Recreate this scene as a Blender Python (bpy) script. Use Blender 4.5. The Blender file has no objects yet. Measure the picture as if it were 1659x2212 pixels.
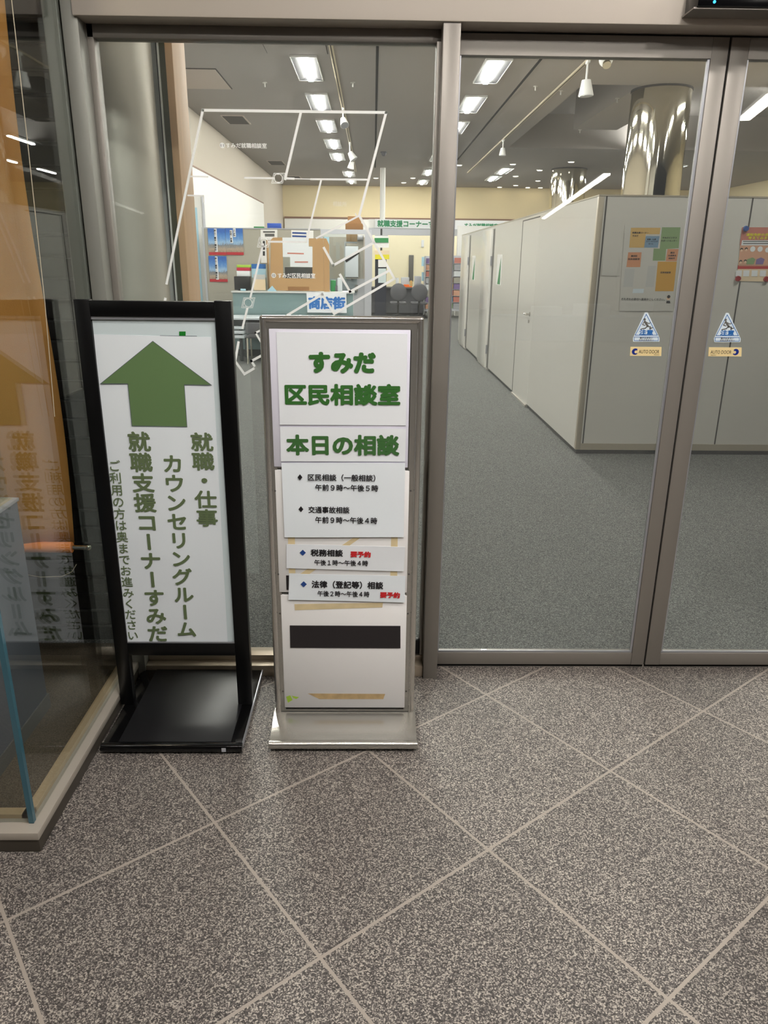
import bpy, bmesh, math, random
from mathutils import Vector, Matrix
random.seed(7)
SC = bpy.context.scene
COL = SC.collection
PI = math.pi

# ------------------------------------------------------------------ camera
W, H, F = 1659.0, 2212.0, 1605.0
PITCH, ROLL, YAW = 0.3255169, 0.0111132, -0.0170935
CAM = Vector((0.0, 0.0, 1.667))
def basis():
    cp, sp = math.cos(PITCH), math.sin(PITCH)
    fw, r, u = Vector((0, cp, -sp)), Vector((1, 0, 0)), Vector((0, sp, cp))
    r2 = r * math.cos(ROLL) + u * math.sin(ROLL)
    u2 = -r * math.sin(ROLL) + u * math.cos(ROLL)
    Z = Matrix.Rotation(YAW, 3, 'Z')
    return Z @ r2, Z @ u2, Z @ fw
CR, CU, CF = basis()
cd = bpy.data.cameras.new('camera')
cam = bpy.data.objects.new('camera', cd); COL.objects.link(cam)
m3 = Matrix((CR, CU, -CF)).transposed()
cam.matrix_world = Matrix.Translation(CAM) @ m3.to_4x4()
cd.sensor_fit = 'VERTICAL'; cd.sensor_height = 24.0; cd.lens = 24.0 * F / H
cd.clip_start = 0.02; cd.clip_end = 200
SC.camera = cam
SC.view_settings.view_transform = 'Standard'
SC.view_settings.look = 'None'
SC.view_settings.exposure = 0.0
SC.view_settings.gamma = 1.0
SC.view_settings.use_curve_mapping = False
SC.cycles.use_denoising = True
SC.cycles.max_bounces = 10
SC.cycles.diffuse_bounces = 5
SC.cycles.glossy_bounces = 6
SC.cycles.transparent_max_bounces = 32
SC.cycles.sample_clamp_indirect = 6.0
SC.cycles.caustics_reflective = False
SC.cycles.caustics_refractive = False
wd = bpy.data.worlds.new('world'); SC.world = wd; wd.use_nodes = True
wd.node_tree.nodes['Background'].inputs[0].default_value = (0.9, 0.92, 1.0, 1)
wd.node_tree.nodes['Background'].inputs[1].default_value = 0.02
OFFICE_LAMP = 175.0      # emission of the office fluorescents
LOBBY_LAMP = 26.0       # emission of the lobby linear lamps
DOWN_LAMP = 14.0

def U(px, py, X=None, Y=None, Z=None):
    """point where the sight line of a photo pixel meets a plane of the place"""
    q = (px - W / 2) / F * CR - (py - H / 2) / F * CU + CF
    i, v = (0, X) if X is not None else ((1, Y) if Y is not None else (2, Z))
    return CAM + q * ((v - CAM[i]) / q[i])

# ------------------------------------------------------------------ materials
def lin(c):
    return tuple((x / 255 / 12.92 if x <= 10 else ((x / 255 + 0.055) / 1.055) ** 2.4) for x in c) + (1.0,)
def M(name, c, rough=0.6, metal=0.0, bump=0.0, bscale=60.0, var=0.0, vscale=6.0, spec=0.5, coat=0.0, emit=None, es=0.0, aniso=None):
    m = bpy.data.materials.new(name); m.use_nodes = True
    nt = m.node_tree; b = nt.nodes['Principled BSDF']; L = nt.links.new
    b.inputs['Base Color'].default_value = lin(c)
    b.inputs['Roughness'].default_value = rough
    b.inputs['Metallic'].default_value = metal
    b.inputs['Specular IOR Level'].default_value = spec
    b.inputs['Coat Weight'].default_value = coat
    b.inputs['Coat Roughness'].default_value = 0.08
    if emit:
        b.inputs['Emission Color'].default_value = lin(emit); b.inputs['Emission Strength'].default_value = es
    tc = None
    if bump or var:
        tc = nt.nodes.new('ShaderNodeTexCoord')
    src = tc.outputs['Object'] if tc else None
    if aniso:
        mp = nt.nodes.new('ShaderNodeMapping'); mp.inputs['Scale'].default_value = aniso
        L(src, mp.inputs[0]); src = mp.outputs[0]
    if var:
        n = nt.nodes.new('ShaderNodeTexNoise'); n.inputs['Scale'].default_value = vscale; n.inputs['Detail'].default_value = 5
        L(src, n.inputs['Vector'])
        r = nt.nodes.new('ShaderNodeMapRange'); r.inputs[1].default_value = 0.3; r.inputs[2].default_value = 0.7
        r.inputs[3].default_value = 1 - var; r.inputs[4].default_value = 1 + var
        L(n.outputs[0], r.inputs[0])
        mx = nt.nodes.new('ShaderNodeVectorMath'); mx.operation = 'SCALE'
        mx.inputs[0].default_value = lin(c)[:3]
        L(r.outputs[0], mx.inputs['Scale']); L(mx.outputs[0], b.inputs['Base Color'])
    if bump:
        n = nt.nodes.new('ShaderNodeTexNoise'); n.inputs['Scale'].default_value = bscale; n.inputs['Detail'].default_value = 4
        L(src, n.inputs['Vector'])
        bp = nt.nodes.new('ShaderNodeBump'); bp.inputs['Strength'].default_value = bump; bp.inputs['Distance'].default_value = 0.01
        L(n.outputs[0], bp.inputs['Height']); L(bp.outputs[0], b.inputs['Normal'])
    return m
def emitter(name, c, s):
    m = bpy.data.materials.new(name); m.use_nodes = True; nt = m.node_tree
    nt.nodes.clear()
    e = nt.nodes.new('ShaderNodeEmission'); e.inputs[0].default_value = lin(c); e.inputs[1].default_value = s
    o = nt.nodes.new('ShaderNodeOutputMaterial'); nt.links.new(e.outputs[0], o.inputs[0])
    return m
def glassmat(name, tint=(250, 253, 252), f0=0.045, film=0.0, filmc=(230, 235, 235)):
    m = bpy.data.materials.new(name); m.use_nodes = True; nt = m.node_tree; nt.nodes.clear(); L = nt.links.new
    t = nt.nodes.new('ShaderNodeBsdfTransparent'); t.inputs[0].default_value = lin(tint)
    g = nt.nodes.new('ShaderNodeBsdfGlossy'); g.inputs['Roughness'].default_value = 0.0
    lw = nt.nodes.new('ShaderNodeLayerWeight'); lw.inputs[0].default_value = 0.5
    pw = nt.nodes.new('ShaderNodeMath'); pw.operation = 'POWER'; pw.inputs[1].default_value = 5
    L(lw.outputs['Facing'], pw.inputs[0])
    ma = nt.nodes.new('ShaderNodeMath'); ma.operation = 'MULTIPLY_ADD'; ma.inputs[1].default_value = 1 - f0; ma.inputs[2].default_value = f0
    L(pw.outputs[0], ma.inputs[0])
    mx = nt.nodes.new('ShaderNodeMixShader'); L(ma.outputs[0], mx.inputs[0])
    base = t
    if film:
        d = nt.nodes.new('ShaderNodeBsdfDiffuse'); d.inputs[0].default_value = lin(filmc)
        m2 = nt.nodes.new('ShaderNodeMixShader'); m2.inputs[0].default_value = film
        L(t.outputs[0], m2.inputs[1]); L(d.outputs[0], m2.inputs[2]); base = m2
    L(base.outputs[0], mx.inputs[1]); L(g.outputs[0], mx.inputs[2])
    o = nt.nodes.new('ShaderNodeOutputMaterial'); L(mx.outputs[0], o.inputs[0])
    return m

def floor_mat():
    m = bpy.data.materials.new('granite_tile'); m.use_nodes = True; nt = m.node_tree; L = nt.links.new
    b = nt.nodes['Principled BSDF']
    tc = nt.nodes.new('ShaderNodeTexCoord')
    mp = nt.nodes.new('ShaderNodeMapping'); mp.vector_type = 'TEXTURE'
    mp.inputs['Location'].default_value = (0.354 - 1.0, 1.781 + 10.07, 0); mp.inputs['Rotation'].default_value = (0, 0, math.radians(37.2))
    mp.inputs['Scale'].default_value = (0.6, 0.6, 0.6)
    L(tc.outputs['Object'], mp.inputs[0])
    sp = nt.nodes.new('ShaderNodeSeparateXYZ'); L(mp.outputs[0], sp.inputs[0])
    def mth(op, a, bv=None, cl=False):
        n = nt.nodes.new('ShaderNodeMath'); n.operation = op; n.use_clamp = cl
        for i, v in enumerate((a, bv)):
            if v is None: continue
            if isinstance(v, (int, float)): n.inputs[i].default_value = v
            else: L(v, n.inputs[i])
        return n.outputs[0]
    def dist(o):     # distance to the nearest joint, in tile units
        return mth('ABSOLUTE', mth('SUBTRACT', o, mth('ROUND', o)))
    d = mth('MINIMUM', dist(sp.outputs[0]), dist(sp.outputs[1]))
    gr = mth('LESS_THAN', d, 0.0075)
    v1 = nt.nodes.new('ShaderNodeTexNoise'); v1.inputs['Scale'].default_value = 190; v1.inputs['Detail'].default_value = 4.5; v1.inputs['Roughness'].default_value = 0.75
    L(tc.outputs['Object'], v1.inputs['Vector'])
    v2 = nt.nodes.new('ShaderNodeTexVoronoi'); v2.inputs['Scale'].default_value = 330
    L(tc.outputs['Object'], v2.inputs['Vector'])
    vs = nt.nodes.new('ShaderNodeSeparateColor'); L(v2.outputs['Color'], vs.inputs[0])
    mixv = mth('ADD', mth('MULTIPLY', v1.outputs[0], 0.62), mth('MULTIPLY', vs.outputs[0], 0.38))
    cr = nt.nodes.new('ShaderNodeValToRGB'); L(mixv, cr.inputs[0])
    e = cr.color_ramp.elements
    e[0].position = 0.34; e[0].color = lin((62, 57, 55))
    e[1].position = 0.78; e[1].color = lin((242, 230, 214))
    for p, c in ((0.46, (98, 92, 89)), (0.55, (134, 127, 122)), (0.62, (200, 190, 180))):
        q = e.new(p); q.color = lin(c)
    # each tile a touch lighter or darker
    wn = nt.nodes.new('ShaderNodeTexWhiteNoise'); wn.noise_dimensions = '2D'
    fl = nt.nodes.new('ShaderNodeVectorMath'); fl.operation = 'FLOOR'; L(mp.outputs[0], fl.inputs[0]); L(fl.outputs[0], wn.inputs['Vector'])
    mr = nt.nodes.new('ShaderNodeMapRange'); mr.inputs[3].default_value = 0.54; mr.inputs[4].default_value = 0.74; L(wn.outputs[0], mr.inputs[0])
    sc = nt.nodes.new('ShaderNodeVectorMath'); sc.operation = 'SCALE'; L(cr.outputs[0], sc.inputs[0]); L(mr.outputs[0], sc.inputs['Scale'])
    mx = nt.nodes.new('ShaderNodeMix'); mx.data_type = 'RGBA'
    L(gr, mx.inputs[0]); L(sc.outputs[0], mx.inputs[6]); mx.inputs[7].default_value = lin((160, 150, 140))
    L(mx.outputs[2], b.inputs['Base Color'])
    b.inputs['Roughness'].default_value = 0.38
    rr = nt.nodes.new('ShaderNodeMapRange'); rr.inputs[3].default_value = 0.42; rr.inputs[4].default_value = 0.62
    L(v1.outputs[0], rr.inputs[0]); L(rr.outputs[0], b.inputs['Roughness'])
    bp = nt.nodes.new('ShaderNodeBump'); bp.inputs['Strength'].default_value = 0.5; bp.inputs['Distance'].default_value = 0.002; bp.invert = True
    L(gr, bp.inputs['Height']); L(bp.outputs[0], b.inputs['Normal'])
    return m
def carpet_mat():
    m = bpy.data.materials.new('carpet_tile'); m.use_nodes = True; nt = m.node_tree; L = nt.links.new
    b = nt.nodes['Principled BSDF']; tc = nt.nodes.new('ShaderNodeTexCoord')
    n = nt.nodes.new('ShaderNodeTexNoise'); n.inputs['Scale'].default_value = 170; n.inputs['Detail'].default_value = 5; n.inputs['Roughness'].default_value = 0.8
    L(tc.outputs['Object'], n.inputs['Vector'])
    cr = nt.nodes.new('ShaderNodeValToRGB'); L(n.outputs[0], cr.inputs[0]); e = cr.color_ramp.elements
    e[0].position = 0.36; e[0].color = lin((50, 51, 51)); e[1].position = 0.68; e[1].color = lin((168, 168, 163))
    q = e.new(0.5); q.color = lin((92, 93, 92))
    L(cr.outputs[0], b.inputs['Base Color']); b.inputs['Roughness'].default_value = 0.95
    b.inputs['Specular IOR Level'].default_value = 0.1
    bp = nt.nodes.new('ShaderNodeBump'); bp.inputs['Strength'].default_value = 0.6; bp.inputs['Distance'].default_value = 0.004
    L(n.outputs[0], bp.inputs['Height']); L(bp.outputs[0], b.inputs['Normal'])
    return m
def poster_mat(name, zlo, zhi):
    """printed city photograph: blue sky grading to a tan skyline"""
    m = bpy.data.materials.new(name); m.use_nodes = True; nt = m.node_tree; L = nt.links.new
    b = nt.nodes['Principled BSDF']; tc = nt.nodes.new('ShaderNodeTexCoord')
    sp = nt.nodes.new('ShaderNodeSeparateXYZ'); L(tc.outputs['Generated'], sp.inputs[0])
    n = nt.nodes.new('ShaderNodeTexNoise'); n.inputs['Scale'].default_value = 9; L(tc.outputs['Generated'], n.inputs['Vector'])
    a = nt.nodes.new('ShaderNodeMath'); a.operation = 'MULTIPLY_ADD'; a.inputs[1].default_value = 0.25; L(n.outputs[0], a.inputs[0]); L(sp.outputs[2], a.inputs[2])
    cr = nt.nodes.new('ShaderNodeValToRGB'); L(a.outputs[0], cr.inputs[0]); e = cr.color_ramp.elements
    e[0].position = 0.12; e[0].color = lin((120, 100, 88)); e[1].position = 1.05; e[1].color = lin((40, 98, 180))
    for p, c in ((0.34, (176, 158, 138)), (0.5, (118, 124, 132)), (0.58, (150, 186, 222)), (0.8, (84, 140, 206))):
        q = e.new(p); q.color = lin(c)
    L(cr.outputs[0], b.inputs['Base Color']); b.inputs['Roughness'].default_value = 0.35
    return m

MT = {}
def mk(k, *a, **kw): MT[k] = M(k, *a, **kw)
mk('door_metal', (137, 131, 124), 0.4, 0.35, bump=0.02, bscale=300, aniso=(1, 1, 0.02))
mk('header_metal', (206, 196, 184), 0.42, 0.25)
mk('post_metal', (150, 150, 142), 0.42, 0.3)
mk('sill_metal', (168, 154, 136), 0.3, 0.4)
mk('brushed_steel', (188, 185, 178), 0.25, 0.8, bump=0.04, bscale=200, aniso=(1, 1, 0.02))
mk('polished_steel', (208, 204, 197), 0.15, 0.84)
mk('chrome', (225, 220, 205), 0.06, 1.0)
mk('column_steel', (208, 202, 190), 0.38, 0.3, bump=0.02, bscale=240, aniso=(1, 1, 0.03))
mk('black_paint', (7, 7, 8), 0.32, 0.0, spec=0.35)
mk('black_gloss', (10, 10, 11), 0.12, 0.0, spec=0.5)
mk('black_mat', (26, 26, 28), 0.33, 0.0, bump=0.02, bscale=400, spec=0.4)
mk('rubber', (16, 16, 16), 0.7)
mk('gap_black', (8, 7, 7), 0.9)
mk('paper', (234, 237, 240), 0.6, bump=0.10, bscale=7, spec=0.2)
mk('paper_cool', (236, 242, 246), 0.6, bump=0.12, bscale=9, spec=0.2)
mk('board_white', (240, 238, 236), 0.4, bump=0.01, bscale=30)
mk('board_lilac', (226, 224, 236), 0.35)
mk('sheet_aqua', (214, 226, 228), 0.35)
mk('green_print', (100, 128, 82), 0.55)
mk('green_text', (100, 116, 80), 0.6)
mk('green_bold', (48, 104, 38), 0.55)
mk('green_bold2', (58, 104, 50), 0.55)
mk('green_mark', (10, 122, 30), 0.5)
mk('outline_grey', (92, 98, 112), 0.5)
mk('ink', (24, 22, 26), 0.55)
mk('ink_soft', (90, 90, 88), 0.6)
mk('ink_blue', (36, 72, 140), 0.5)
mk('ink_red', (206, 40, 44), 0.5)
mk('tape', (222, 203, 160), 0.6, var=0.08, vscale=20)
mk('tape_dark', (196, 168, 122), 0.7, var=0.2, vscale=30)
mk('black_magnet', (38, 34, 36), 0.5)
mk('plinth', (84, 78, 70), 0.35, 0.4)
mk('ledge_metal', (186, 178, 166), 0.32, 0.35)
mk('channel', (186, 160, 126), 0.55)
mk('glass_edge', (62, 104, 118), 0.12, 0.0, spec=0.7)
mk('shutter', (46, 45, 44), 0.45, 0.2)
mk('banner', (182, 126, 58), 0.8, bump=0.12, bscale=260, var=0.05, vscale=3)
mk('banner_roll', (238, 140, 62), 0.7, bump=0.1, bscale=260)
mk('pedestal', (100, 103, 112), 0.5)
mk('pedestal_top', (206, 190, 160), 0.5)
mk('wood', (226, 184, 142), 0.5, var=0.06, vscale=30, aniso=(1, 1, 0.05))
mk('olive_trim', (62, 62, 34), 0.4)
mk('wall_white', (236, 235, 232), 0.6)
mk('wall_beige', (192, 183, 170), 0.8)
mk('wall_cream', (228, 213, 176), 0.8)
mk('ceiling', (166, 161, 158), 0.9)
mk('ceiling_panel', (196, 184, 176), 0.8)
mk('seam', (70, 66, 64), 0.8)
mk('brown_trim', (128, 98, 82), 0.6)
mk('partition', (213, 210, 203), 0.24, spec=0.45, coat=0.25)
mk('partition_cap', (188, 178, 160), 0.35, 0.3)
mk('partition_door', (219, 216, 209), 0.2, spec=0.45, coat=0.25)
mk('partition_edge', (240, 238, 232), 0.4)
mk('base_dark', (52, 52, 52), 0.6)
mk('threshold', (214, 210, 202), 0.3, 0.6)
mk('track_cream', (196, 184, 158), 0.5)
mk('lamp_white', (238, 238, 236), 0.5)
mk('reflector', (72, 72, 74), 0.45)
mk('sprinkler', (206, 204, 200), 0.4)
mk('vent', (84, 80, 78), 0.8)
mk('cream_bright', (250, 240, 208), 0.7)
mk('grey_board', (172, 168, 156), 0.85, bump=0.05, bscale=300)
mk('alu', (186, 188, 194), 0.35, 0.7)
mk('alu_light', (204, 206, 214), 0.4, 0.4)
mk('teal', (122, 146, 148), 0.5)
mk('counter_top', (206, 208, 206), 0.4)
mk('desk_white', (208, 216, 222), 0.4)
mk('carton', (184, 146, 100), 0.8, bump=0.05, bscale=40)
mk('carton_dark', (150, 108, 66), 0.85)
mk('blue_ink', (24, 104, 180), 0.5)
mk('blue_box', (42, 84, 182), 0.4)
mk('pale_blue', (176, 214, 232), 0.4)
mk('red_ink', (190, 30, 60), 0.5)
mk('monitor', (18, 18, 20), 0.3)
mk('yellow', (226, 214, 40), 0.5)
mk('lime', (170, 206, 70), 0.5)
mk('notice_green', (36, 130, 70), 0.5)
mk('orange', (240, 120, 40), 0.5)
mk('seat_grey', (88, 88, 92), 0.6)
mk('dark_blue', (30, 34, 48), 0.6)
mk('cabinet_grey', (178, 180, 186), 0.4)
mk('banner_white', (238, 240, 244), 0.5)
mk('banner_green', (24, 132, 84), 0.5)
mk('map_white', (226, 232, 228), 0.5)
mk('map_blue', (120, 150, 176), 0.5)
mk('map_green', (134, 160, 112), 0.5)
mk('map_yellow', (212, 174, 104), 0.5)
mk('map_amber', (206, 156, 58), 0.5)
mk('map_orange', (210, 146, 106), 0.5)
mk('map_grey', (196, 196, 194), 0.5)
mk('map_paper', (206, 204, 198), 0.45)  # greyed, haze of the glass reflections is in the colour
mk('poster_pink', (196, 124, 110), 0.45)  # less saturated, reflection haze is put into the colour
mk('poster_peach', (216, 166, 138), 0.45)  # dulled by the same painted-in reflection haze
mk('poster_red', (186, 56, 54), 0.45)
mk('poster_cream', (236, 214, 180), 0.45)
mk('poster_purple', (132, 112, 160), 0.45)
mk('magnet_red', (150, 20, 28), 0.25)
mk('magnet_blue', (58, 92, 160), 0.25)
mk('decal_white', (250, 251, 248), 0.6)
mk('decal_faint', (214, 210, 196), 0.7)
mk('sticker_white', (212, 224, 232), 0.45)
mk('sticker_blue', (36, 104, 176), 0.45)
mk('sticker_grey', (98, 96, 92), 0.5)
mk('plate_cream', (240, 216, 160), 0.35, 0.1)
mk('plate_blue', (24, 44, 130), 0.35)
mk('sensor_black', (6, 6, 8), 0.15)
mk('skin', (236, 200, 168), 0.6)
mk('lobby_wall', (120, 112, 104), 0.7)
mk('lobby_ceiling', (150, 140, 130), 0.85)
mk('cloth_blue', (150, 176, 206), 0.8)
mk('cord', (196, 184, 160), 0.6)
mk('sky_red', (180, 30, 44), 0.5)
mk('case_floor', (92, 80, 66), 0.7, var=0.55, vscale=260, bump=0.2, bscale=260)
MT['floor'] = floor_mat(); MT['carpet'] = carpet_mat()
MT['glass'] = glassmat('door_glass', film=0.025)
MT['case_glass'] = glassmat('case_glass', tint=(248, 251, 250), f0=0.05)
MT['acrylic'] = glassmat('acrylic', tint=(246, 250, 250), f0=0.06)
MT['frosted'] = glassmat('frosted_panel', tint=(230, 240, 246), film=0.55, filmc=(222, 232, 240))
MT['tube'] = emitter('fluorescent_tube', (255, 250, 242), OFFICE_LAMP)
MT['lobby_tube'] = emitter('lobby_tube', (255, 248, 238), LOBBY_LAMP)
MT['down'] = emitter('downlight_disc', (255, 236, 208), DOWN_LAMP)
MT['lobby_down'] = emitter('lobby_down', (255, 250, 244), 350.0)
MT['case_fill'] = emitter('case_fill', (255, 236, 208), 190.0)  # glow of the added display case lamp
MT['led'] = emitter('blue_led', (40, 140, 255), 6.0)
MT['city_a'] = poster_mat('city_print', 0, 1)

# ------------------------------------------------------------------ mesh helpers
class MB:
    def __init__(s): s.bm = bmesh.new()
    def face(s, pts):
        s.bm.faces.new([s.bm.verts.new(p) for p in pts]); return s
    def box(s, x0, x1, y0, y1, z0, z1, bev=0.0, seg=2, rot=None):
        b = bmesh.new()
        bmesh.ops.create_cube(b, size=1)
        for v in b.verts:
            v.co = Vector(((x0 + x1) / 2 + v.co.x * (x1 - x0), (y0 + y1) / 2 + v.co.y * (y1 - y0), (z0 + z1) / 2 + v.co.z * (z1 - z0)))
        if bev: bmesh.ops.bevel(b, geom=b.edges[:], offset=bev, segments=seg, affect='EDGES', profile=0.5)
        if rot: bmesh.ops.transform(b, matrix=rot, verts=b.verts)
        s._merge(b); return s
    def _merge(s, b):
        me = bpy.data.meshes.new('t'); b.to_mesh(me); b.free(); s.bm.from_mesh(me); bpy.data.meshes.remove(me)
    def cyl(s, p, q, r, r2=None, n=20):
        p, q = Vector(p), Vector(q); d = q - p
        b = bmesh.new()
        bmesh.ops.create_cone(b, cap_ends=True, segments=n, radius1=r, radius2=r if r2 is None else r2, depth=d.length)
        bmesh.ops.transform(b, matrix=Matrix.Translation((p + q) / 2) @ d.to_track_quat('Z', 'Y').to_matrix().to_4x4(), verts=b.verts)
        s._merge(b); return s
    def ball(s, c, r, sx=1, sy=1, sz=1):
        b = bmesh.new(); bmesh.ops.create_uvsphere(b, u_segments=16, v_segments=10, radius=r)
        for v in b.verts: v.co = Vector((c[0] + v.co.x * sx, c[1] + v.co.y * sy, c[2] + v.co.z * sz))
        s._merge(b); return s
    def tube(s, pts, r, n=10):
        for a, b in zip(pts, pts[1:]): s.cyl(a, b, r, n=n)
        for a in pts[1:-1]: s.ball(a, r)
        return s
    def prism_xz(s, poly, y0, y1):
        """polygon in the XZ plane, extruded along Y"""
        b = bmesh.new()
        f = b.faces.new([b.verts.new((x, y0, z)) for x, z in poly])
        r = bmesh.ops.extrude_face_region(b, geom=[f])
        for v in r['geom']:
            if isinstance(v, bmesh.types.BMVert): v.co.y = y1
        bmesh.ops.recalc_face_normals(b, faces=b.faces[:]); s._merge(b); return s
    def prism_yz(s, poly, x0, x1):
        b = bmesh.new()
        f = b.faces.new([b.verts.new((x0, y, z)) for y, z in poly])
        r = bmesh.ops.extrude_face_region(b, geom=[f])
        for v in r['geom']:
            if isinstance(v, bmesh.types.BMVert): v.co.x = x1
        bmesh.ops.recalc_face_normals(b, faces=b.faces[:]); s._merge(b); return s
    def quad(s, p00, p10, p11, p01, ny=1, nx=1, fn=None):
        """grid between four corners, fn(u, v) -> offset vector"""
        g = []
        for j in range(ny + 1):
            row = []
            for i in range(nx + 1):
                u, v = i / nx, j / ny
                p = Vector(p00) * (1 - u) * (1 - v) + Vector(p10) * u * (1 - v) + Vector(p11) * u * v + Vector(p01) * (1 - u) * v
                if fn: p += Vector(fn(u, v))
                row.append(s.bm.verts.new(p))
            g.append(row)
        for j in range(ny):
            for i in range(nx): s.bm.faces.new((g[j][i], g[j][i + 1], g[j + 1][i + 1], g[j + 1][i]))
        return s

def origin(o):
    v = Vector((0, 0, 0))
    while o is not None: v += o.location; o = o.parent
    return v
def part(name, mb, mat, parent=None, label=None, solid=0.0, smooth=0.6):
    me = bpy.data.meshes.new(name); mb.bm.to_mesh(me); mb.bm.free()
    o = bpy.data.objects.new(name, me); COL.objects.link(o)
    if parent is not None:
        o.parent = parent; off = origin(parent); me.transform(Matrix.Translation(-off))
    else:
        xs = [v.co for v in me.vertices]
        c = Vector([(min(v[i] for v in xs) + max(v[i] for v in xs)) / 2 for i in (0, 1)] + [min(v[2] for v in xs)])
        me.transform(Matrix.Translation(-c)); o.location = c
    if mat is not None: me.materials.append(MT[mat] if isinstance(mat, str) else mat)
    if smooth:
        for p in me.polygons: p.use_smooth = True
        me.set_sharp_from_angle(angle=smooth)
    if solid:
        md = o.modifiers.new('thickness', 'SOLIDIFY'); md.thickness = solid; md.offset = 0
    if label: o['label'] = label
    return o
def tag(o, label, cat, group=None, kind=None):
    o['label'] = label; o['category'] = cat
    if group: o['group'] = group
    if kind: o['kind'] = kind
    return o
def thing(name, loc, label, cat, group=None):
    o = bpy.data.objects.new(name, None); COL.objects.link(o); o.location = loc; o.empty_display_size = 0.1
    return tag(o, label, cat, group)
def struct(name, mb=None, mat=None, loc=None):
    if mb is None:
        o = bpy.data.objects.new(name, None); COL.objects.link(o); o.location = loc or (0, 0, 0)
    else:
        o = part(name, mb, mat)
    o['kind'] = 'structure'; return o
def copy_thing(o, loc, label=None, rz=None):
    r = o.copy(); COL.objects.link(r); r.location = loc
    if rz is not None: r.rotation_euler.z = rz
    if label: r['label'] = label
    for ch in list(o.children):
        c = ch.copy(); COL.objects.link(c); c.parent = r
        for g in list(ch.children):
            d = g.copy(); COL.objects.link(d); d.parent = c
    return r

# ------------------------------------------------------------------ lettering
GL = {}
def glyphs(s, bold):
    k = (s, bold)
    if bold and k not in GL:
        v0, f0_ = glyphs(s, 0.0); v, f = [], []
        n = 8 if bold > 0.03 else 6
        sh = [(0, 0)] + [(bold * 1.25 * math.cos(i * 2 * PI / n + 0.4), bold * 1.25 * math.sin(i * 2 * PI / n + 0.4)) for i in range(n)]
        for k_, (dx, dy) in enumerate(sh):
            o_ = len(v); v += [(x + dx, y + dy, k_) for x, y, _ in v0]; f += [tuple(i + o_ for i in q) for q in f0_]
        GL[k] = (v, f)
    if k not in GL:
        c = bpy.data.curves.new('t', 'FONT'); c.body = s; c.resolution_u = 3
        o = bpy.data.objects.new('t', c); COL.objects.link(o)
        dg = bpy.context.evaluated_depsgraph_get()
        me = bpy.data.meshes.new_from_object(o.evaluated_get(dg))
        v = [(p.co.x, p.co.y, 0) for p in me.vertices]; f = [tuple(p.vertices) for p in me.polygons]
        bpy.data.objects.remove(o); bpy.data.curves.remove(c); bpy.data.meshes.remove(me)
        GL[k] = (v, f)
    return GL[k]
def add_flat(mb, v, f, fn):
    vs = [mb.bm.verts.new(fn(x, y) - Vector((0, l_ * 6e-5, 0))) for x, y, l_ in v]   # each pass of ink lies on the last
    for q in f:
        try: mb.bm.faces.new([vs[i] for i in q])
        except ValueError: pass
def line3(mb, s, A, B, hz, bold=0.0):
    """lettering in the XZ plane between A and B (3-D points on its mid height), ink height hz"""
    v, f = glyphs(s, bold)
    xs = [p[0] for p in v]; ys = [p[1] for p in v]
    x0, x1, y0, y1 = min(xs), max(xs), min(ys), max(ys)
    d = B - A
    def fn(x, y):
        t = (x - x0) / (x1 - x0); w = (y - (y0 + y1) / 2) / (y1 - y0) * hz
        return A + d * t + Vector((-d.z / d.length * w, 0, d.x / d.length * w))
    add_flat(mb, v, f, fn); return mb
def pxm(Y):   # metres per photo pixel near the image centre on a plane at depth Y
    return Y / F * 1.0
def htext(s, a, b, hpx, Y, bold=0.0, mb=None):
    mb = mb or MB()
    A, B = U(*a, Y=Y), U(*b, Y=Y)
    mid = ((a[0] + b[0]) / 2, (a[1] + b[1]) / 2)
    hz = (U(mid[0], mid[1] - hpx / 2, Y=Y) - U(mid[0], mid[1] + hpx / 2, Y=Y)).length
    return line3(mb, s, A, B, hz, bold)
def vtext(s, top, bot, wpx, Y, bold=0.0, mb=None):
    mb = mb or MB()
    T, Bt = U(*top, Y=Y), U(*bot, Y=Y)
    mid = ((top[0] + bot[0]) / 2, (top[1] + bot[1]) / 2)
    w = (U(mid[0] + wpx / 2, mid[1], Y=Y) - U(mid[0] - wpx / 2, mid[1], Y=Y)).length / 0.92
    x = (T.x + Bt.x) / 2; n = len(s); cell = (T.z - Bt.z) / (n - 0.08)
    for i, ch in enumerate(s):
        cz = T.z - cell * (i + 0.46)
        v, f = glyphs(ch, bold)
        if ch == 'ー': v = [(0.5 + (y - 0.38), 0.38 + (px - 0.5), l_) for px, y, l_ in v]; f = [tuple(reversed(q)) for q in f]
        add_flat(mb, v, f, lambda px, y: Vector((x + (px - 0.5) * w, Y, cz + (y - 0.38) * cell * 0.98)))
    return mb
def sheet(corners_px, Y, thick=0.0012, curl=0.0, n=10):
    """paper on the plane at depth Y from its four photo corners (tl, tr, br, bl)"""
    p = [U(*c, Y=Y) for c in corners_px]
    mb = MB(); ph = random.random() * 6
    fn = (lambda u, v: (0, -curl * (0.5 + 0.5 * math.sin(u * 5 + ph) * math.sin(v * 4 + ph)), 0)) if curl else None
    mb.quad(p[3], p[2], p[1], p[0], n if curl else 1, n if curl else 1, fn)
    b = mb.bm
    r = bmesh.ops.extrude_face_region(b, geom=b.faces[:])
    for v in r['geom']:
        if isinstance(v, bmesh.types.BMVert): v.co.y -= thick
    bmesh.ops.recalc_face_normals(b, faces=b.faces[:])
    return mb
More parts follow.
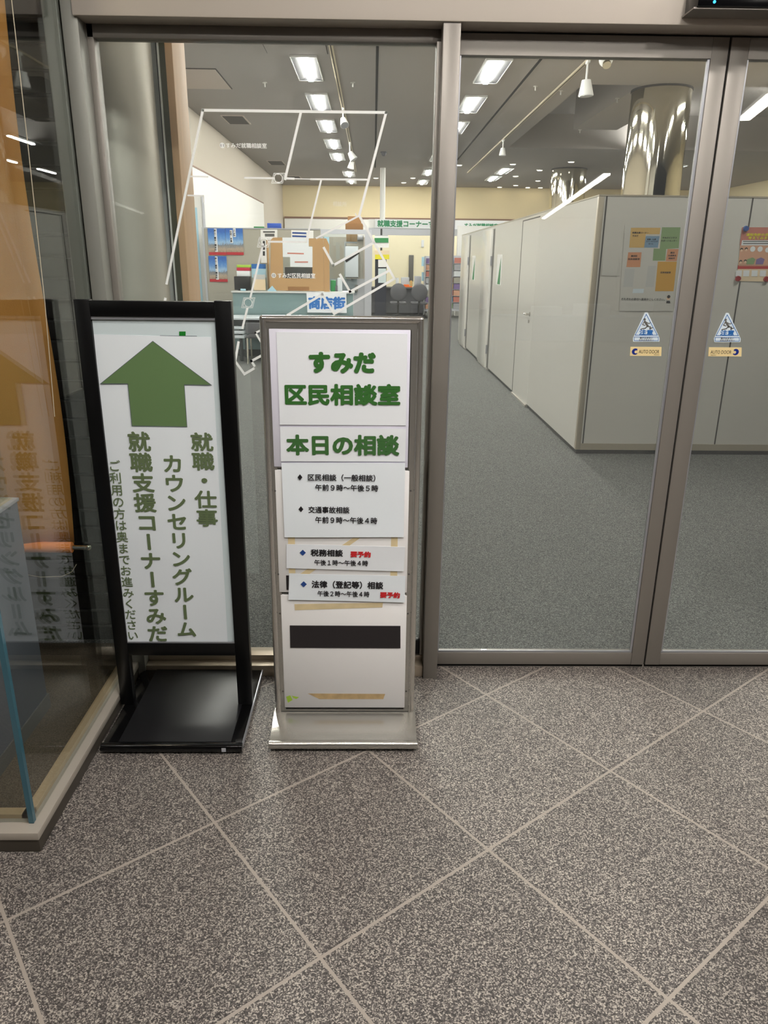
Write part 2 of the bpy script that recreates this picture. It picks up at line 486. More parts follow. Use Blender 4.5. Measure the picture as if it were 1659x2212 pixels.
def stroke(mb, pts, w, Y, closed=False):
    """flat band of width w along photo points on the plane at depth Y"""
    P = [U(*p, Y=Y) for p in pts]
    if closed: P = P + [P[0]]
    for a, b in zip(P, P[1:]):
        d = (b - a); d.y = 0; d.normalize(); n = Vector((-d.z, 0, d.x)) * w / 2; e = d * w / 2
        mb.face([a - e - n, b + e - n, b + e + n, a - e + n])
    return mb
def disc(mb, c, r, n=24, ring=0.0, shear=0.0):
    pts = [Vector((c.x + math.cos(t) * r + shear * math.sin(t) * r, c.y, c.z + math.sin(t) * r)) for t in [i * 2 * PI / n for i in range(n)]]
    if not ring: mb.face(pts)
    else:
        k = 1 - ring / r
        q = [c + (p - c) * k for p in pts]
        for i in range(n): mb.face([pts[i], pts[(i + 1) % n], q[(i + 1) % n], q[i]])
    return mb

# ================================================================== SETTING
YD = 2.83                 # front of the sliding doors
ZC = 4.5                  # office ceiling
struct('floor', MB().box(-7, 9, -23, 2.86, -0.12, 0), 'floor')
struct('floor_inside', MB().box(-7, 14, 2.86, 33, -0.12, 0), 'carpet')
struct('trim_1', MB().box(0.276, 3.2, 2.845, 2.86, 0, 0.012), 'threshold')
# lobby shell
struct('ceiling_lobby', MB().box(-7, 9, -23, 2.735, 3.2, 3.3), 'lobby_ceiling')
struct('wall_rear', MB().box(-7, 9, -23.2, -23, 0, 3.3), 'lobby_wall')
struct('wall_lobby_left', MB().box(-7.2, -7, -23.2, 3, 0, 3.3), 'lobby_wall')
struct('wall_lobby_right', MB().box(9, 9.2, -23.2, 3, 0, 3.3), 'lobby_wall')
# header over the doors and the wall right of them
hd = MB()
hd.box(-0.955, 9, 2.735, 2.90, 2.392, 3.3, bev=0.004)
struct('wall_front', hd, 'header_metal')
struct('trim_2', MB().box(-0.955, 9, 2.845, 2.90, 2.372, 2.393), 'seam')
struct('wall_right', MB().box(3.25, 9, 2.78, 3.0, 0, 2.392), 'lobby_wall')
# corner posts between the display case and the window
struct('trim_3', MB().box(-1.055, -1.006, 2.75, 2.86, 0.0, 3.2, bev=0.003).box(-1.006, -0.996, 2.79, 2.86, 0.0, 3.2), 'post_metal')
struct('trim_4', MB().box(-0.996, -0.944, 2.75, 2.88, 0.0, 3.2, bev=0.003), 'post_metal')
# mullion
struct('trim_5', MB().box(0.219, 0.277, 2.743, 2.90, 0.0, 2.392, bev=0.003), 'door_metal')
# fixed window left of the doors
w1 = struct('window_1', loc=(-0.37, 2.84, 0))
fr = MB()
fr.box(-0.944, -0.922, 2.82, 2.87, 0.0, 2.392, bev=0.002)
fr.box(-0.955, 0.219, 2.82, 2.87, 2.352, 2.392, bev=0.002)
fr.box(0.205, 0.219, 2.80, 2.87, 0.08, 2.352, bev=0.001)
part('window_frame', fr, 'door_metal', w1)
part('window_sill', MB().box(-0.944, 0.219, 2.757, 2.87, 0.0, 0.052, bev=0.003).box(-0.944, 0.219, 2.80, 2.87, 0.052, 0.078, bev=0.003), 'sill_metal', w1)
part('pane', MB().box(-0.922, 0.205, 2.838, 2.846, 0.078, 2.352), 'glass', w1)
part('latch', MB().box(0.178, 0.205, 2.80, 2.826, 0.085, 0.15, bev=0.002).box(0.172, 0.182, 2.80, 2.82, 0.13, 0.19, bev=0.002), 'black_paint', w1, label='small black latch in the window corner')

YS = YD + 0.012           # sticker plane: front of the door glass
def sticker_run(door, cx, cy):
    """triangular caution sticker, centre of its figure at photo point"""
    o = lambda dx, dy: (cx + dx, cy + dy)
    mb = MB()
    poly = [(-28, 31), (-29, 24), (-3, -32), (3, -32), (29, 24), (28, 31)]
    P = [U(*o(*q), Y=YS - 0.0005) for q in poly]
    mb.prism_xz([(p.x, p.z) for p in P], YS - 0.0012, YS - 0.0002)
    t = part('caution_sticker', mb, 'sticker_white', door, smooth=0)
    b = MB()
    stroke(b, [o(-24, 17), o(0, -28), o(24, 17)], 0.0022, YS - 0.0016, closed=True)
    stroke(b, [o(-26, 21), o(26, 21), o(26, 29), o(-26, 29)], 0.0018, YS - 0.0016, closed=True)
    htext('注意', o(-15, 10.5), o(15, 11), 12, YS - 0.0018, 0.028, b)
    part('lettering', b, 'sticker_blue', t, label='blue caution lettering and outline', smooth=0)
    g = MB()
    htext('駆け込まない', o(-14, 22.8), o(14, 22.8), 4.2, YS - 0.002, 0.012, g)
    htext('立ち止まらない', o(-16, 27.6), o(16, 27.6), 4.2, YS - 0.002, 0.012, g)
    c = U(*o(-3.5, -17), Y=YS - 0.002); disc(g, c, 0.0045)
    for pts, w in (([o(-3, -12), o(3, -3)], 0.0075), ([o(-5, -11), o(-8, -6), o(-3, -4)], 0.003), ([o(0, -11), o(6, -8), o(9, -10)], 0.003),
                   ([o(2, -2), o(9, -1), o(8, 3), o(13, 1)], 0.0038), ([o(2, -2), o(-2, 2), o(-11, 4)], 0.0038)):
        stroke(g, pts, w, YS - 0.002)
    part('running_figure', g, 'sticker_grey', t, label='grey running figure pictogram with small lettering', smooth=0)
def plate(door, c, left):
    x0, x1 = (1362, 1428) if left else (1531, 1601)
    y0, y1 = (749, 769) if left else (750, 770)
    a = [(x0, y0), (x1 + 1, y0 + 0.5), (x1, y1), (x0 - 1.5, y1 - 0.5)]
    P = [U(*q, Y=YS) for q in a]
    p = part('door_plate', MB().prism_xz([(q.x, q.z) for q in P], YS - 0.0014, YS - 0.0002), 'plate_cream', door, label='cream automatic door plate', smooth=0)
    t = MB()
    if left:
        htext('AUTO DOOR', (1380, 759.5), (1424, 759.8), 7.5, YS - 0.002, 0.0, t); htext('TERAOKA', (1412, 766.2), (1424, 766.3), 2, YS - 0.002, 0.0, t)
    else:
        htext('AUTO DOOR', (1535, 760.5), (1580, 760.8), 7.5, YS - 0.002, 0.0, t); htext('TERAOKA', (1535, 767), (1547, 767), 2, YS - 0.002, 0.0, t)
    part('lettering', t, 'ink', p, smooth=0)
    cc = U(*((1372, 759.5) if left else (1589, 760.5)), Y=YS - 0.002); mb = MB()
    r = 0.0118; n = 22; s = 1 if left else -1
    pts = []
    for i in range(n + 1):
        th = PI * (0.28 + 1.5 * i / n)
        pts.append((cc.x + s * math.cos(th) * r * 1.05, cc.z + math.sin(th) * r))
    inn = [(cc.x + s * 0.0035 + s * math.cos(PI * (0.28 + 1.5 * i / n)) * r * 0.5, cc.z - 0.001 + math.sin(PI * (0.28 + 1.5 * i / n)) * r * 0.46) for i in range(n + 1)]
    for i in range(n): mb.face([(pts[i][0], cc.y, pts[i][1]), (pts[i + 1][0], cc.y, pts[i + 1][1]), (inn[i + 1][0], cc.y, inn[i + 1][1]), (inn[i][0], cc.y, inn[i][1])])
    part('emblem', mb, 'plate_blue', p, label='blue crescent emblem', smooth=0)

def sliding_door(name, x0, x1, gl, gr):
    d = struct(name, loc=((x0 + x1) / 2, YD + 0.02, 0))
    part('stile', MB().box(x0, gl, YD, YD + 0.04, 0.018, 2.385, bev=0.002), 'door_metal', d)
    part('stile', MB().box(gr, x1, YD, YD + 0.04, 0.018, 2.385, bev=0.002), 'door_metal', d)
    part('rail', MB().box(gl, gr, YD + 0.001, YD + 0.04, 2.322, 2.385), 'door_metal', d)
    part('rail', MB().box(gl, gr, YD + 0.001, YD + 0.04, 0.018, 0.074, bev=0.002), 'door_metal', d)
    g = MB()
    g.box(gl, gr, YD + 0.006, YD + 0.012, 0.074, 0.083, bev=0.001).box(gl, gl + 0.006, YD + 0.006, YD + 0.014, 0.083, 2.322).box(gr - 0.008, gr, YD + 0.006, YD + 0.014, 0.083, 2.322)
    part('glazing_bead', g, 'alu', d)
    part('pane', MB().box(gl, gr, YD + 0.014, YD + 0.022, 0.08, 2.326), 'glass', d)
    part('brush_seal', MB().box(x0, x1, YD + 0.012, YD + 0.03, 0.004, 0.018), 'gap_black', d)
    return d
d1 = sliding_door('door_1', 0.225, 1.183, 0.284, 1.127)
d2 = sliding_door('door_2', 1.190, 2.15, 1.252, 2.09)
part('edge_seal', MB().box(1.183, 1.1865, YD + 0.005, YD + 0.035, 0.018, 2.385), 'gap_black', d1)
sticker_run(d1, 1396, 707); sticker_run(d2, 1571, 708)
plate(d1, None, True); plate(d2, None, False)
struct('door_3', MB().box(2.16, 3.25, YD, YD + 0.05, 0, 2.39), 'door_metal')

# map decal on the window glass
YM = 2.834
dm = MB()
WL = 0.0086
for pts, w in (
    ([(360, 612), (438, 238), (834, 243), (776, 466)], WL),
    ([(650, 242), (616, 386)], WL), ([(529, 384), (592, 385)], 0.006), ([(614, 385), (634, 386)], 0.007), ([(636, 386), (672, 387)], 0.003), ([(672, 387), (792, 388)], 0.006),
    ([(694, 388), (661, 523), (582, 522)], 0.0065),
    ([(411, 381), (448, 382)], 0.005), ([(406, 422), (439, 423), (440, 436)], 0.005),
    ([(776, 466), (684, 514)], 0.006), ([(770, 466), (768, 462)], 0.004),
    ([(776, 466), (852, 602), (722, 678), (696, 636), (622, 680)], WL),
    ([(808, 524), (720, 573), (700, 536)], WL), ([(838, 586), (756, 630), (735, 594)], WL),
    ([(568, 528), (541, 642)], 0.007), ([(534, 667), (524, 708)], 0.008), ([(352, 668), (357, 646)], 0.009),
    ([(515, 740), (508, 780), (528, 808), (552, 794), (543, 780), (580, 760)], 0.009), ([(566, 712), (552, 719), (568, 746)], 0.007)):
    stroke(dm, pts, w, YM)
for cx, cy, r in ((601, 385, 12), (570, 523, 12), (536, 654, 12)):
    for k, ww in ((1.0, 0.0018), (0.78, 0.0014)):
        a, b = r * k, r * k * 0.9
        stroke(dm, [(cx - a + 2.5 * k, cy - b), (cx + a + 2.5 * k, cy - b), (cx + a - 2.5 * k, cy + b), (cx - a - 2.5 * k, cy + b)], ww, YM, closed=True)
    disc(dm, U(cx, cy, Y=YM), r * 0.00128, ring=0.0022)
def badge(mb, c, r):
    disc(mb, U(*c, Y=YM), r, n=20)
htext('すみだ就職相談室', (488, 314), (576, 315), 11.5, YM, 0.012, dm)
badge(dm, (480, 314), 0.0088)
htext('すみだ区民相談室', (600, 595), (681, 596), 11.5, YM, 0.016, dm)
badge(dm, (591, 595), 0.0088)
tag(part('map_decal', dm, 'decal_white', None, smooth=0), 'white line floor map decal stuck on the left window glass', 'decal')
fd = MB(); htext('相談所', (719, 440), (749, 441), 11, YM, 0.008, fd)
tag(part('faded_decal', fd, 'decal_faint', None, smooth=0), 'faint worn lettering on the glass inside the white map lines', 'decal')
for n_, a_, b_, lab in (('11', (477, 314), (483, 314), 'tiny dark number on the upper round white map badge'), ('10', (588, 595), (594, 595), 'tiny dark number on the lower round white map badge')):
    tag(part('decal_number', htext(n_, a_, b_, 6, YM - 0.0006), 'ink_soft', None, smooth=0), lab, 'decal')

# door sensor on the header
sn = thing('door_sensor', (1.35, 2.70, 2.41), 'black automatic door sensor with a blue light on the header above the doors', 'sensor')
part('housing', MB().box(0.985, 1.75, 2.63, 2.735, 2.4155, 2.49, bev=0.004), 'sensor_black', sn)
part('bezel', MB().box(0.978, 1.757, 2.64, 2.735, 2.411, 2.4155), 'door_metal', sn)
part('indicator_light', MB().ball((1.035, 2.629, 2.4265), 0.0042), 'led', sn, label='glowing blue indicator')

# ------------------------------------------------------------------ DISPLAY CASE (left)
dc = thing('display_case', (-1.8, 2.25, 0), 'glass walled display case on a metal base at the left of the doorway', 'display case')
part('plinth', MB().box(-3.2, -0.974, 1.775, 2.75, 0.0, 0.048, bev=0.003), 'plinth', dc)
part('ledge', MB().box(-3.2, -0.970, 1.768, 2.75, 0.048, 0.074, bev=0.003), 'ledge_metal', dc, label='brushed metal ledge round the base')
part('channel', MB().box(-3.2, -1.012, 1.83, 1.86, 0.074, 0.088).box(-1.042, -1.012, 1.83, 2.75, 0.074, 0.088), 'channel', dc, label='tan glazing channel')
part('floor_panel', MB().box(-3.2, -1.042, 1.86, 2.9, 0.068, 0.078), 'case_floor', dc)
part('side_pane', MB().box(-1.008, -0.998, 1.822, 2.75, 0.076, 3.198), 'case_glass', dc)
part('front_pane', MB().box(-3.2, -1.010, 1.812, 1.822, 0.076, 3.198), 'case_glass', dc)
part('corner_edge', MB().box(-1.0125, -0.9975, 1.807, 1.8218, 0.076, 3.198), 'glass_edge', dc, label='thick teal polished glass edge')
# roller shutter behind the case
sh = MB(); z = 0.08
while z < 3.2:
    sh.prism_yz([(2.93, z), (2.925, z + 0.008), (2.925, z + 0.062), (2.93, z + 0.068), (2.945, z + 0.068), (2.945, z)], -3.2, -1.06)
    sh.box(-3.2, -1.06, 2.94, 2.95, z + 0.066, z + 0.078)
    z += 0.076
tag(part('roller_shutter', sh, 'shutter'), 'dark grey slatted roller shutter closing the back of the display case', 'shutter')
# hanging scroll banner
bn = thing('hanging_banner', (-1.55, 2.55, 0.62), 'long orange brown cloth banner hanging inside the display case', 'banner')
mb = MB()
mb.quad((-2.0, 2.58, 0.66), (-1.108, 2.58, 0.66), (-1.085, 2.58, 3.1), (-2.0, 2.58, 3.1), 30, 20,
        lambda u, v: (0.012 * math.sin(v * 9) * u, 0.022 * math.sin(u * 14 + v * 3), 0))
part('cloth', mb, 'banner', bn, solid=0.002)
part('rod', MB().cyl((-2.0, 2.57, 0.655), (-1.105, 2.57, 0.655), 0.02), 'banner_roll', bn, label='bright orange cloth wrapped bottom rod')
part('finial', MB().cyl((-1.105, 2.57, 0.655), (-1.045, 2.57, 0.655), 0.009).ball((-1.045, 2.57, 0.655), 0.011), 'chrome', bn, label='shiny metal rod end')
# pedestal with an acrylic cover
pd = thing('pedestal', (-1.48, 2.18, 0.078), 'grey display pedestal with a clear cover at the far left inside the case', 'pedestal')
part('body', MB().box(-1.78, -1.2, 1.93, 2.41, 0.078, 0.885, bev=0.003), 'pedestal', pd)
part('base_trim', MB().box(-1.785, -1.195, 1.925, 2.415, 0.078, 0.135), 'sticker_grey', pd)
part('top_frame', MB().box(-1.785, -1.195, 1.925, 2.415, 0.885, 0.897, bev=0.002), 'alu_light', pd, label='pale metal top edge')
part('top_panel', MB().box(-1.77, -1.21, 1.94, 2.40, 0.897, 0.9), 'pedestal_top', pd, label='cream top')
part('clear_cover', MB().box(-1.76, -1.22, 1.95, 2.39, 0.9, 1.3), 'acrylic', pd, label='clear box cover')
tag(part('string', MB().tube([U(25, 0, Y=2.3), U(62, 330, Y=2.3), U(97, 655, Y=2.3), U(118, 900, Y=2.3)], 0.0012, n=6), 'cord'), 'thin pale string hanging beside the orange banner', 'string')
wp = [Vector((-1.35, 2.62, 0.53)), Vector((-1.25, 2.6, 0.522)), Vector((-1.17, 2.6, 0.525)), Vector((-1.13, 2.6, 0.545)), Vector((-1.11, 2.6, 0.575))]
tag(part('wire', MB().tube(wp, 0.0012, n=6), 'cord'), 'curved thin wire below the orange banner rod', 'wire')

# ------------------------------------------------------------------ BLACK SIGN STAND
bs = thing('sign_stand', (-0.71, 2.5, 0), 'tall black floor sign stand with a green arrow poster beside the display case', 'sign stand')
YB = 2.5
b = MB()
b.box(-0.953, -0.458, 2.245, 2.79, 0.018, 0.03, bev=0.002)
part('base', b, 'black_gloss', bs)
part('base_mat', MB().box(-0.90, -0.50, 2.262, 2.775, 0.030, 0.033, bev=0.001), 'black_mat', bs, label='matt black top sheet on the base')
part('front_roll', MB().cyl((-0.955, 2.245, 0.022), (-0.456, 2.245, 0.022), 0.016, n=24), 'black_gloss', bs, label='glossy rounded front edge')
part('edge_trim', MB().box(-0.459, -0.455, 2.25, 2.79, 0.016, 0.034), 'alu', bs, label='bright metal side edge')
for cx, cy in ((-0.9, 2.3), (-0.51, 2.3), (-0.9, 2.74), (-0.51, 2.74)):
    part('foot', MB().cyl((cx, cy, 0), (cx, cy, 0.018), 0.018), 'rubber', bs)
part('size_sticker', MB().box(-0.527, -0.512, 2.2265, 2.229, 0.016, 0.03), 'alu_light', bs, label='small silver sticker on the front edge')
part('post', MB().box(-0.967, -0.917, YB, YB + 0.034, 0.03, 1.540, bev=0.002), 'black_paint', bs)
part('post', MB().box(-0.515, -0.460, YB, YB + 0.034, 0.03, 1.540, bev=0.002), 'black_paint', bs)
part('crossbar', MB().box(-0.917, -0.515, YB, YB + 0.034, 1.487, 1.537, bev=0.002), 'black_paint', bs)
part('crossbar', MB().box(-0.917, -0.515, YB, YB + 0.034, 0.245, 0.296, bev=0.002), 'black_paint', bs)
part('backing_panel', MB().box(-0.918, -0.514, YB + 0.012, YB + 0.022, 0.296, 1.487), 'sheet_aqua', bs)
part('inner_trim', MB().box(-0.917, -0.515, YB + 0.004, YB + 0.012, 1.478, 1.487), 'alu', bs)
part('inner_trim', MB().box(-0.917, -0.515, YB + 0.004, YB + 0.012, 0.296, 0.301), 'alu', bs)
ps = part('poster', sheet([(203, 722), (456, 728), (492, 1388), (270, 1388)], YB + 0.011, curl=0.002), 'paper_cool', bs, label='white paper poster')
YT = YB + 0.0068
ar = [(330, 737), (457, 832), (398, 831), (404, 922), (285, 920), (276, 829), (217, 829)]
P = [U(*q, Y=YT) for q in ar]
part('arrow', MB().prism_xz([(p.x, p.z) for p in P], YT - 0.0004, YT), 'green_print', ps, label='large green up arrow', smooth=0)
part('arrow_outline', stroke(MB(), ar, 0.0016, YT - 0.0008, closed=True), 'outline_grey', ps, smooth=0)
t = MB()
vtext('就職・仕事', (437, 935), (446, 1137), 45, YT, 0.022, t)
vtext('カウンセリングルーム', (375, 982), (401, 1376), 42, YT, 0.024, t)
vtext('就職支援コーナーすみだ', (303, 933), (338, 1386), 44, YT, 0.024, t)
vtext('ご利用の方は奥までお進みください', (251, 994), (283, 1383), 24, YT, 0.008, t)
part('lettering', t, 'green_text', ps, label='green vertical lettering', smooth=0)
gm = MB(); P = [U(*q, Y=YB + 0.0112) for q in ((387, 716), (401, 716), (401, 726), (387, 726))]
gm.prism_xz([(p.x, p.z) for p in P], YB + 0.0108, YB + 0.0114)
part('green_mark', gm, 'green_mark', bs, label='green print showing above the poster', smooth=0)
part('print_line', stroke(MB(), [(346, 725), (425, 726)], 0.0014, YB + 0.0106), 'outline_grey', bs, smooth=0)

# ------------------------------------------------------------------ STEEL SIGN STAND
ss = thing('sign_stand', (-0.1, 2.4, 0), 'stainless steel floor sign stand with taped white notices in front of the window', 'sign stand')
YP = 2.40
part('base', MB().prism_yz([(2.252, 0.030), (2.258, 0.034), (2.40, 0.062), (2.54, 0.062), (2.548, 0.054), (2.40, 0.054), (2.258, 0.012), (2.252, 0.012)], -0.362, 0.166), 'brushed_steel', ss)
part('front_roll', MB().cyl((-0.364, 2.258, 0.024), (0.168, 2.258, 0.024), 0.0155, n=24), 'brushed_steel', ss)
for cx, cy in ((-0.32, 2.31), (0.12, 2.31), (-0.32, 2.5), (0.12, 2.5)):
    part('foot', MB().cyl((cx, cy, 0), (cx, cy, 0.03), 0.014), 'rubber', ss)
part('upright', MB().cyl((-0.346, YP + 0.012, 0.06), (-0.346, YP + 0.012, 1.495), 0.0115, n=20), 'polished_steel', ss)
part('upright', MB().cyl((0.150, YP + 0.012, 0.06), (0.150, YP + 0.012, 1.495), 0.0115, n=20), 'polished_steel', ss)
part('top_tube', MB().cyl((-0.346, YP + 0.012, 1.492), (0.150, YP + 0.012, 1.492), 0.0115, n=20).ball((-0.346, YP + 0.012, 1.492), 0.0115).ball((0.150, YP + 0.012, 1.492), 0.0115), 'polished_steel', ss)
part('inner_frame', MB().box(-0.336, -0.318, YP + 0.006, YP + 0.03, 0.065, 1.484).box(0.122, 0.140, YP + 0.006, YP + 0.03, 0.065, 1.484).box(-0.318, 0.122, YP + 0.006, YP + 0.03, 1.462, 1.484).box(-0.318, 0.122, YP + 0.006, YP + 0.03, 0.065, 0.072), 'brushed_steel', ss)
part('backing', MB().box(-0.318, 0.122, YP + 0.024, YP + 0.028, 0.07, 1.465), 'brushed_steel', ss)
for qx, qy in ((602, 1240), (606, 1325), (611, 1493), (592, 1060), (884, 1240), (880, 1325), (879, 1493), (888, 1060)):
    c_ = U(qx, qy, Y=YP + 0.006); c_.x = -0.327 if qx < 700 else 0.131
    part('rivet', MB().cyl(c_, c_ + Vector((0, -0.002, 0)), 0.0028, n=12), 'seam', ss)
def zz(py, px=740): return U(px, py, Y=YP).z
part('panel', MB().box(-0.328, 0.119, YP + 0.004, YP + 0.022, zz(1010), zz(712), bev=0.0015), 'board_lilac', ss, label='upper pale lilac panel')
part('panel', MB().box(-0.326, 0.125, YP + 0.004, YP + 0.022, zz(1281), zz(1017), bev=0.0015), 'board_white', ss)
part('panel', MB().box(-0.322, 0.126, YP + 0.004, YP + 0.022, zz(1530), zz(1287), bev=0.0015), 'board_white', ss)
YN = YP + 0.003
def notice(corners, mat='paper', lab=None, curl=0.0015, y=YN):
    return part('notice', sheet(corners, y, curl=curl), mat, ss, label=lab)
yl = YN - 0.0038
n1 = notice([(597, 717), (880, 721), (877, 919), (605, 917)], lab='large white notice with green title')
t = MB(); htext('すみだ', (667, 783), (812, 784), 46, yl, 0.05, t); htext('区民相談室', (615, 852), (865, 853), 47, yl, 0.036, t)
part('lettering', t, 'green_bold', n1, smooth=0)
n2 = notice([(605, 922), (877, 926), (875, 997), (607, 996)], lab='white strip notice with green heading')
t = MB(); htext('本日の相談', (618, 961), (863, 962), 45, yl, 0.036, t)
part('lettering', t, 'green_bold2', n2, smooth=0)
n3 = notice([(608, 1000), (875, 1000), (872, 1160), (615, 1160)], 'paper_cool', 'white notice with two black consultation times', curl=0.003, y=YN - 0.003)
t = MB(); y3 = yl - 0.0045
htext('区民相談（一般相談）', (665, 1031), (811, 1033), 15, y3, 0.018, t); htext('午前９時～午後５時', (681, 1053), (817, 1055), 14.5, y3, 0.018, t)
htext('交通事故相談', (666, 1101), (755, 1102), 14.5, y3, 0.018, t); htext('午前９時～午後４時', (681, 1123), (815, 1125), 14.5, y3, 0.018, t)
for c in ((648, 1031), (650, 1100)):
    P = [U(c[0] + dx, c[1] + dy, Y=y3) for dx, dy in ((0, -6.5), (5.3, 0), (0, 6.5), (-5.3, 0))]; t.face([tuple(p) for p in P])
part('lettering', t, 'ink', n3, smooth=0)
n4 = notice([(619, 1175), (875, 1181), (872, 1234), (619, 1227)], lab='narrow white notice with one red remark', y=YN - 0.002)
t = MB(); y4 = yl - 0.002
htext('税務相談', (671, 1194), (741, 1195), 15.5, y4, 0.028, t); htext('午後１時～午後４時', (679, 1215), (795, 1217), 12.5, y4, 0.018, t)
part('lettering', t, 'ink', n4, smooth=0)
t = MB(); htext('要予約', (757, 1197), (801, 1198), 13, y4, 0.045, t); part('red_lettering', t, 'ink_red', n4, label='red remark', smooth=0)
def diamond(c, n, y):
    mb = MB(); P = [U(c[0] + dx, c[1] + dy, Y=y) for dx, dy in ((0, -6.5), (6.8, 0), (0, 6.5), (-6.8, 0))]; mb.face([tuple(p) for p in P])
    part('diamond', mb, 'ink_blue', n, label='blue diamond bullet', smooth=0)
diamond((654, 1194), n4, y4)
n5 = notice([(625, 1239), (876, 1244), (874, 1301), (623, 1295)], 'paper_cool', 'lowest white notice with a red remark', y=YN - 0.003)
t = MB(); y5 = yl - 0.003
htext('法律（登記等）相談', (673, 1262), (828, 1265), 16.5, y5, 0.026, t); htext('午後２時～午後４時', (686, 1282), (798, 1284), 12.5, y5, 0.018, t)
part('lettering', t, 'ink', n5, smooth=0)
t = MB(); htext('要予約', (821, 1285), (864, 1286), 13, y5, 0.045, t); part('red_lettering', t, 'ink_red', n5, label='red remark', smooth=0)
diamond((656, 1262), n5, y5)
for q in ([(636, 1305), (827, 1302), (826, 1312), (637, 1318)], [(622, 1160), (637, 1160), (638, 1238), (624, 1238)], [(845, 1160), (859, 1160), (858, 1245), (843, 1245)], [(762, 1162), (778, 1162), (668, 1240), (648, 1240)]):
    part('tape', sheet(q, YP + 0.0036, thick=0.0004), 'tape', ss)
part('torn_tape', sheet([(665, 1498), (832, 1499), (828, 1510), (690, 1510)], YP + 0.0036, thick=0.0003), 'tape_dark', ss, label='torn brown tape remains')
k = MB()
for q in ([(618, 1505), (627, 1502), (632, 1512), (622, 1518)], [(630, 1503), (646, 1506), (640, 1510), (634, 1508)]): k.face([tuple(U(*c, Y=YP + 0.0035)) for c in q])
part('tape_residue', k, 'lime', ss, label='pale green residue in the corner', smooth=0)
part('magnet_strip', sheet([(626, 1351), (865, 1352), (865, 1400), (627, 1399)], YP + 0.0036, thick=0.0015), 'black_magnet', ss, label='blank black strip on the lower panel')
part('magnet_strip', sheet([(618, 1243), (624, 1243), (624, 1274), (619, 1274)], YP + 0.0036, thick=0.0012), 'black_magnet', ss, label='end of a black strip under a notice')
# ------------------------------------------------------------------ LOBBY LAMPS
def linear_lamp(a, b, label):
    a, b = Vector(a), Vector(b); c = (a + b) / 2; d = b - a
    t = thing('linear_lamp', c, label, 'ceiling lamp', 'linear lamps on the lobby ceiling')
    R = Matrix.Translation(c) @ Matrix.Rotation(math.atan2(d.y, d.x), 4, 'Z'); l = d.length
    part('housing', MB().box(-l / 2, l / 2, -0.09, 0.09, 0.02, 0.1, rot=R), 'lamp_white', t)
    part('tube', MB().box(-l / 2 + 0.03, l / 2 - 0.03, -0.055, 0.055, -0.01, 0.02, rot=R), 'lobby_tube', t)
for a, b, l in (((3.95, -8.0, 3.1), (5.8, -21.5, 3.1), 'far long linear lamp on the lobby ceiling right side'),
                ((3.55, -1.7, 3.1), (3.85, -2.9, 3.1), 'short linear lamp on the lobby ceiling near the doors'),
                ((-5.2, 0.5, 3.1), (-5.2, -3.5, 3.1), 'added unseen linear lamp on the lobby ceiling left side')):  # this left lamp is added for illumination, mirroring the right side
    linear_lamp(a, b, l)
for x, y in ((1.1, 1.5), (2.6, 1.3), (-0.1, 1.3), (1.9, 0.4), (0.6, 0.3), (-0.9, 0.3), (3.4, 0.5), (1.2, -0.05)):
    t = thing('downlight', (x, y, 3.2), 'round recessed downlight on the lobby ceiling in front of the doors', 'ceiling lamp', 'lobby downlights')
    part('rim', MB().cyl((x, y, 3.185), (x, y, 3.2), 0.09, n=28), 'lamp_white', t)
    part('lens', MB().cyl((x, y, 3.178), (x, y, 3.186), 0.075, n=28), 'lobby_down', t)
t = thing('case_fill_lamp', (-1.5, 2.2, 3.0), 'downlight in the top of the display case', 'lamp')  # added lamp above the view, brightens the banner and shutter
part('rim', MB().cyl((-1.5, 2.25, 3.0), (-1.5, 2.25, 3.08), 0.07, n=28), 'lamp_white', t)
part('lens', MB().cyl((-1.5, 2.25, 2.99), (-1.5, 2.25, 3.002), 0.055, n=28), 'case_fill', t)
# table that the door glass mirrors
tb = thing('table', (3.8, -8.6, 0), 'long lobby table with a pale blue cloth mirrored in the door glass', 'table')
part('tabletop', MB().box(2.2, 5.6, -9.0, -8.3, 0.70, 0.73), 'wood', tb)
part('cloth', MB().box(2.19, 5.61, -9.01, -8.29, 0.30, 0.735, bev=0.01), 'cloth_blue', tb)
for x in (2.3, 5.5):
    for y in (-8.9, -8.4): part('leg', MB().cyl((x, y, 0), (x, y, 0.70), 0.02), 'alu', tb)
for i, (x, w) in enumerate(((3.0, 0.5), (3.8, 0.6), (4.7, 0.5))):
    tag(part('box', MB().box(x, x + w, -8.9, -8.5, 0.735, 0.735 + 0.16 + 0.05 * i, bev=0.01), 'paper'), 'white box on the lobby table mirrored in the glass', 'box', 'boxes on the lobby table')

# ================================================================== OFFICE BEHIND THE GLASS
XL, YBK = -3.65, 32.3
struct('wall_left', MB().box(XL - 0.2, XL, 3.6, YBK, 0, ZC), 'wall_beige')
struct('wall_left_lower', MB().box(XL, XL + 0.06, 3.75, 26.2, 0.0, 3.40), 'wall_white')
struct('trim_6', MB().box(XL, XL + 0.07, 3.75, 26.2, 3.40, 3.43), 'brown_trim')
struct('wall_back', MB().box(XL, 14, YBK, YBK + 0.2, 0, ZC + 0.7), 'wall_cream')
struct('wall_back_lower', MB().box(XL + 0.06, 14, YBK - 0.12, YBK, 0.0, 3.26), 'wall_white')
struct('trim_7', MB().box(XL + 0.06, 14, YBK - 0.14, YBK, 3.26, 3.33), 'brown_trim')
struct('wall_office_right', MB().box(13.8, 14, 2.9, YBK, 0, ZC + 0.7), 'wall_cream')
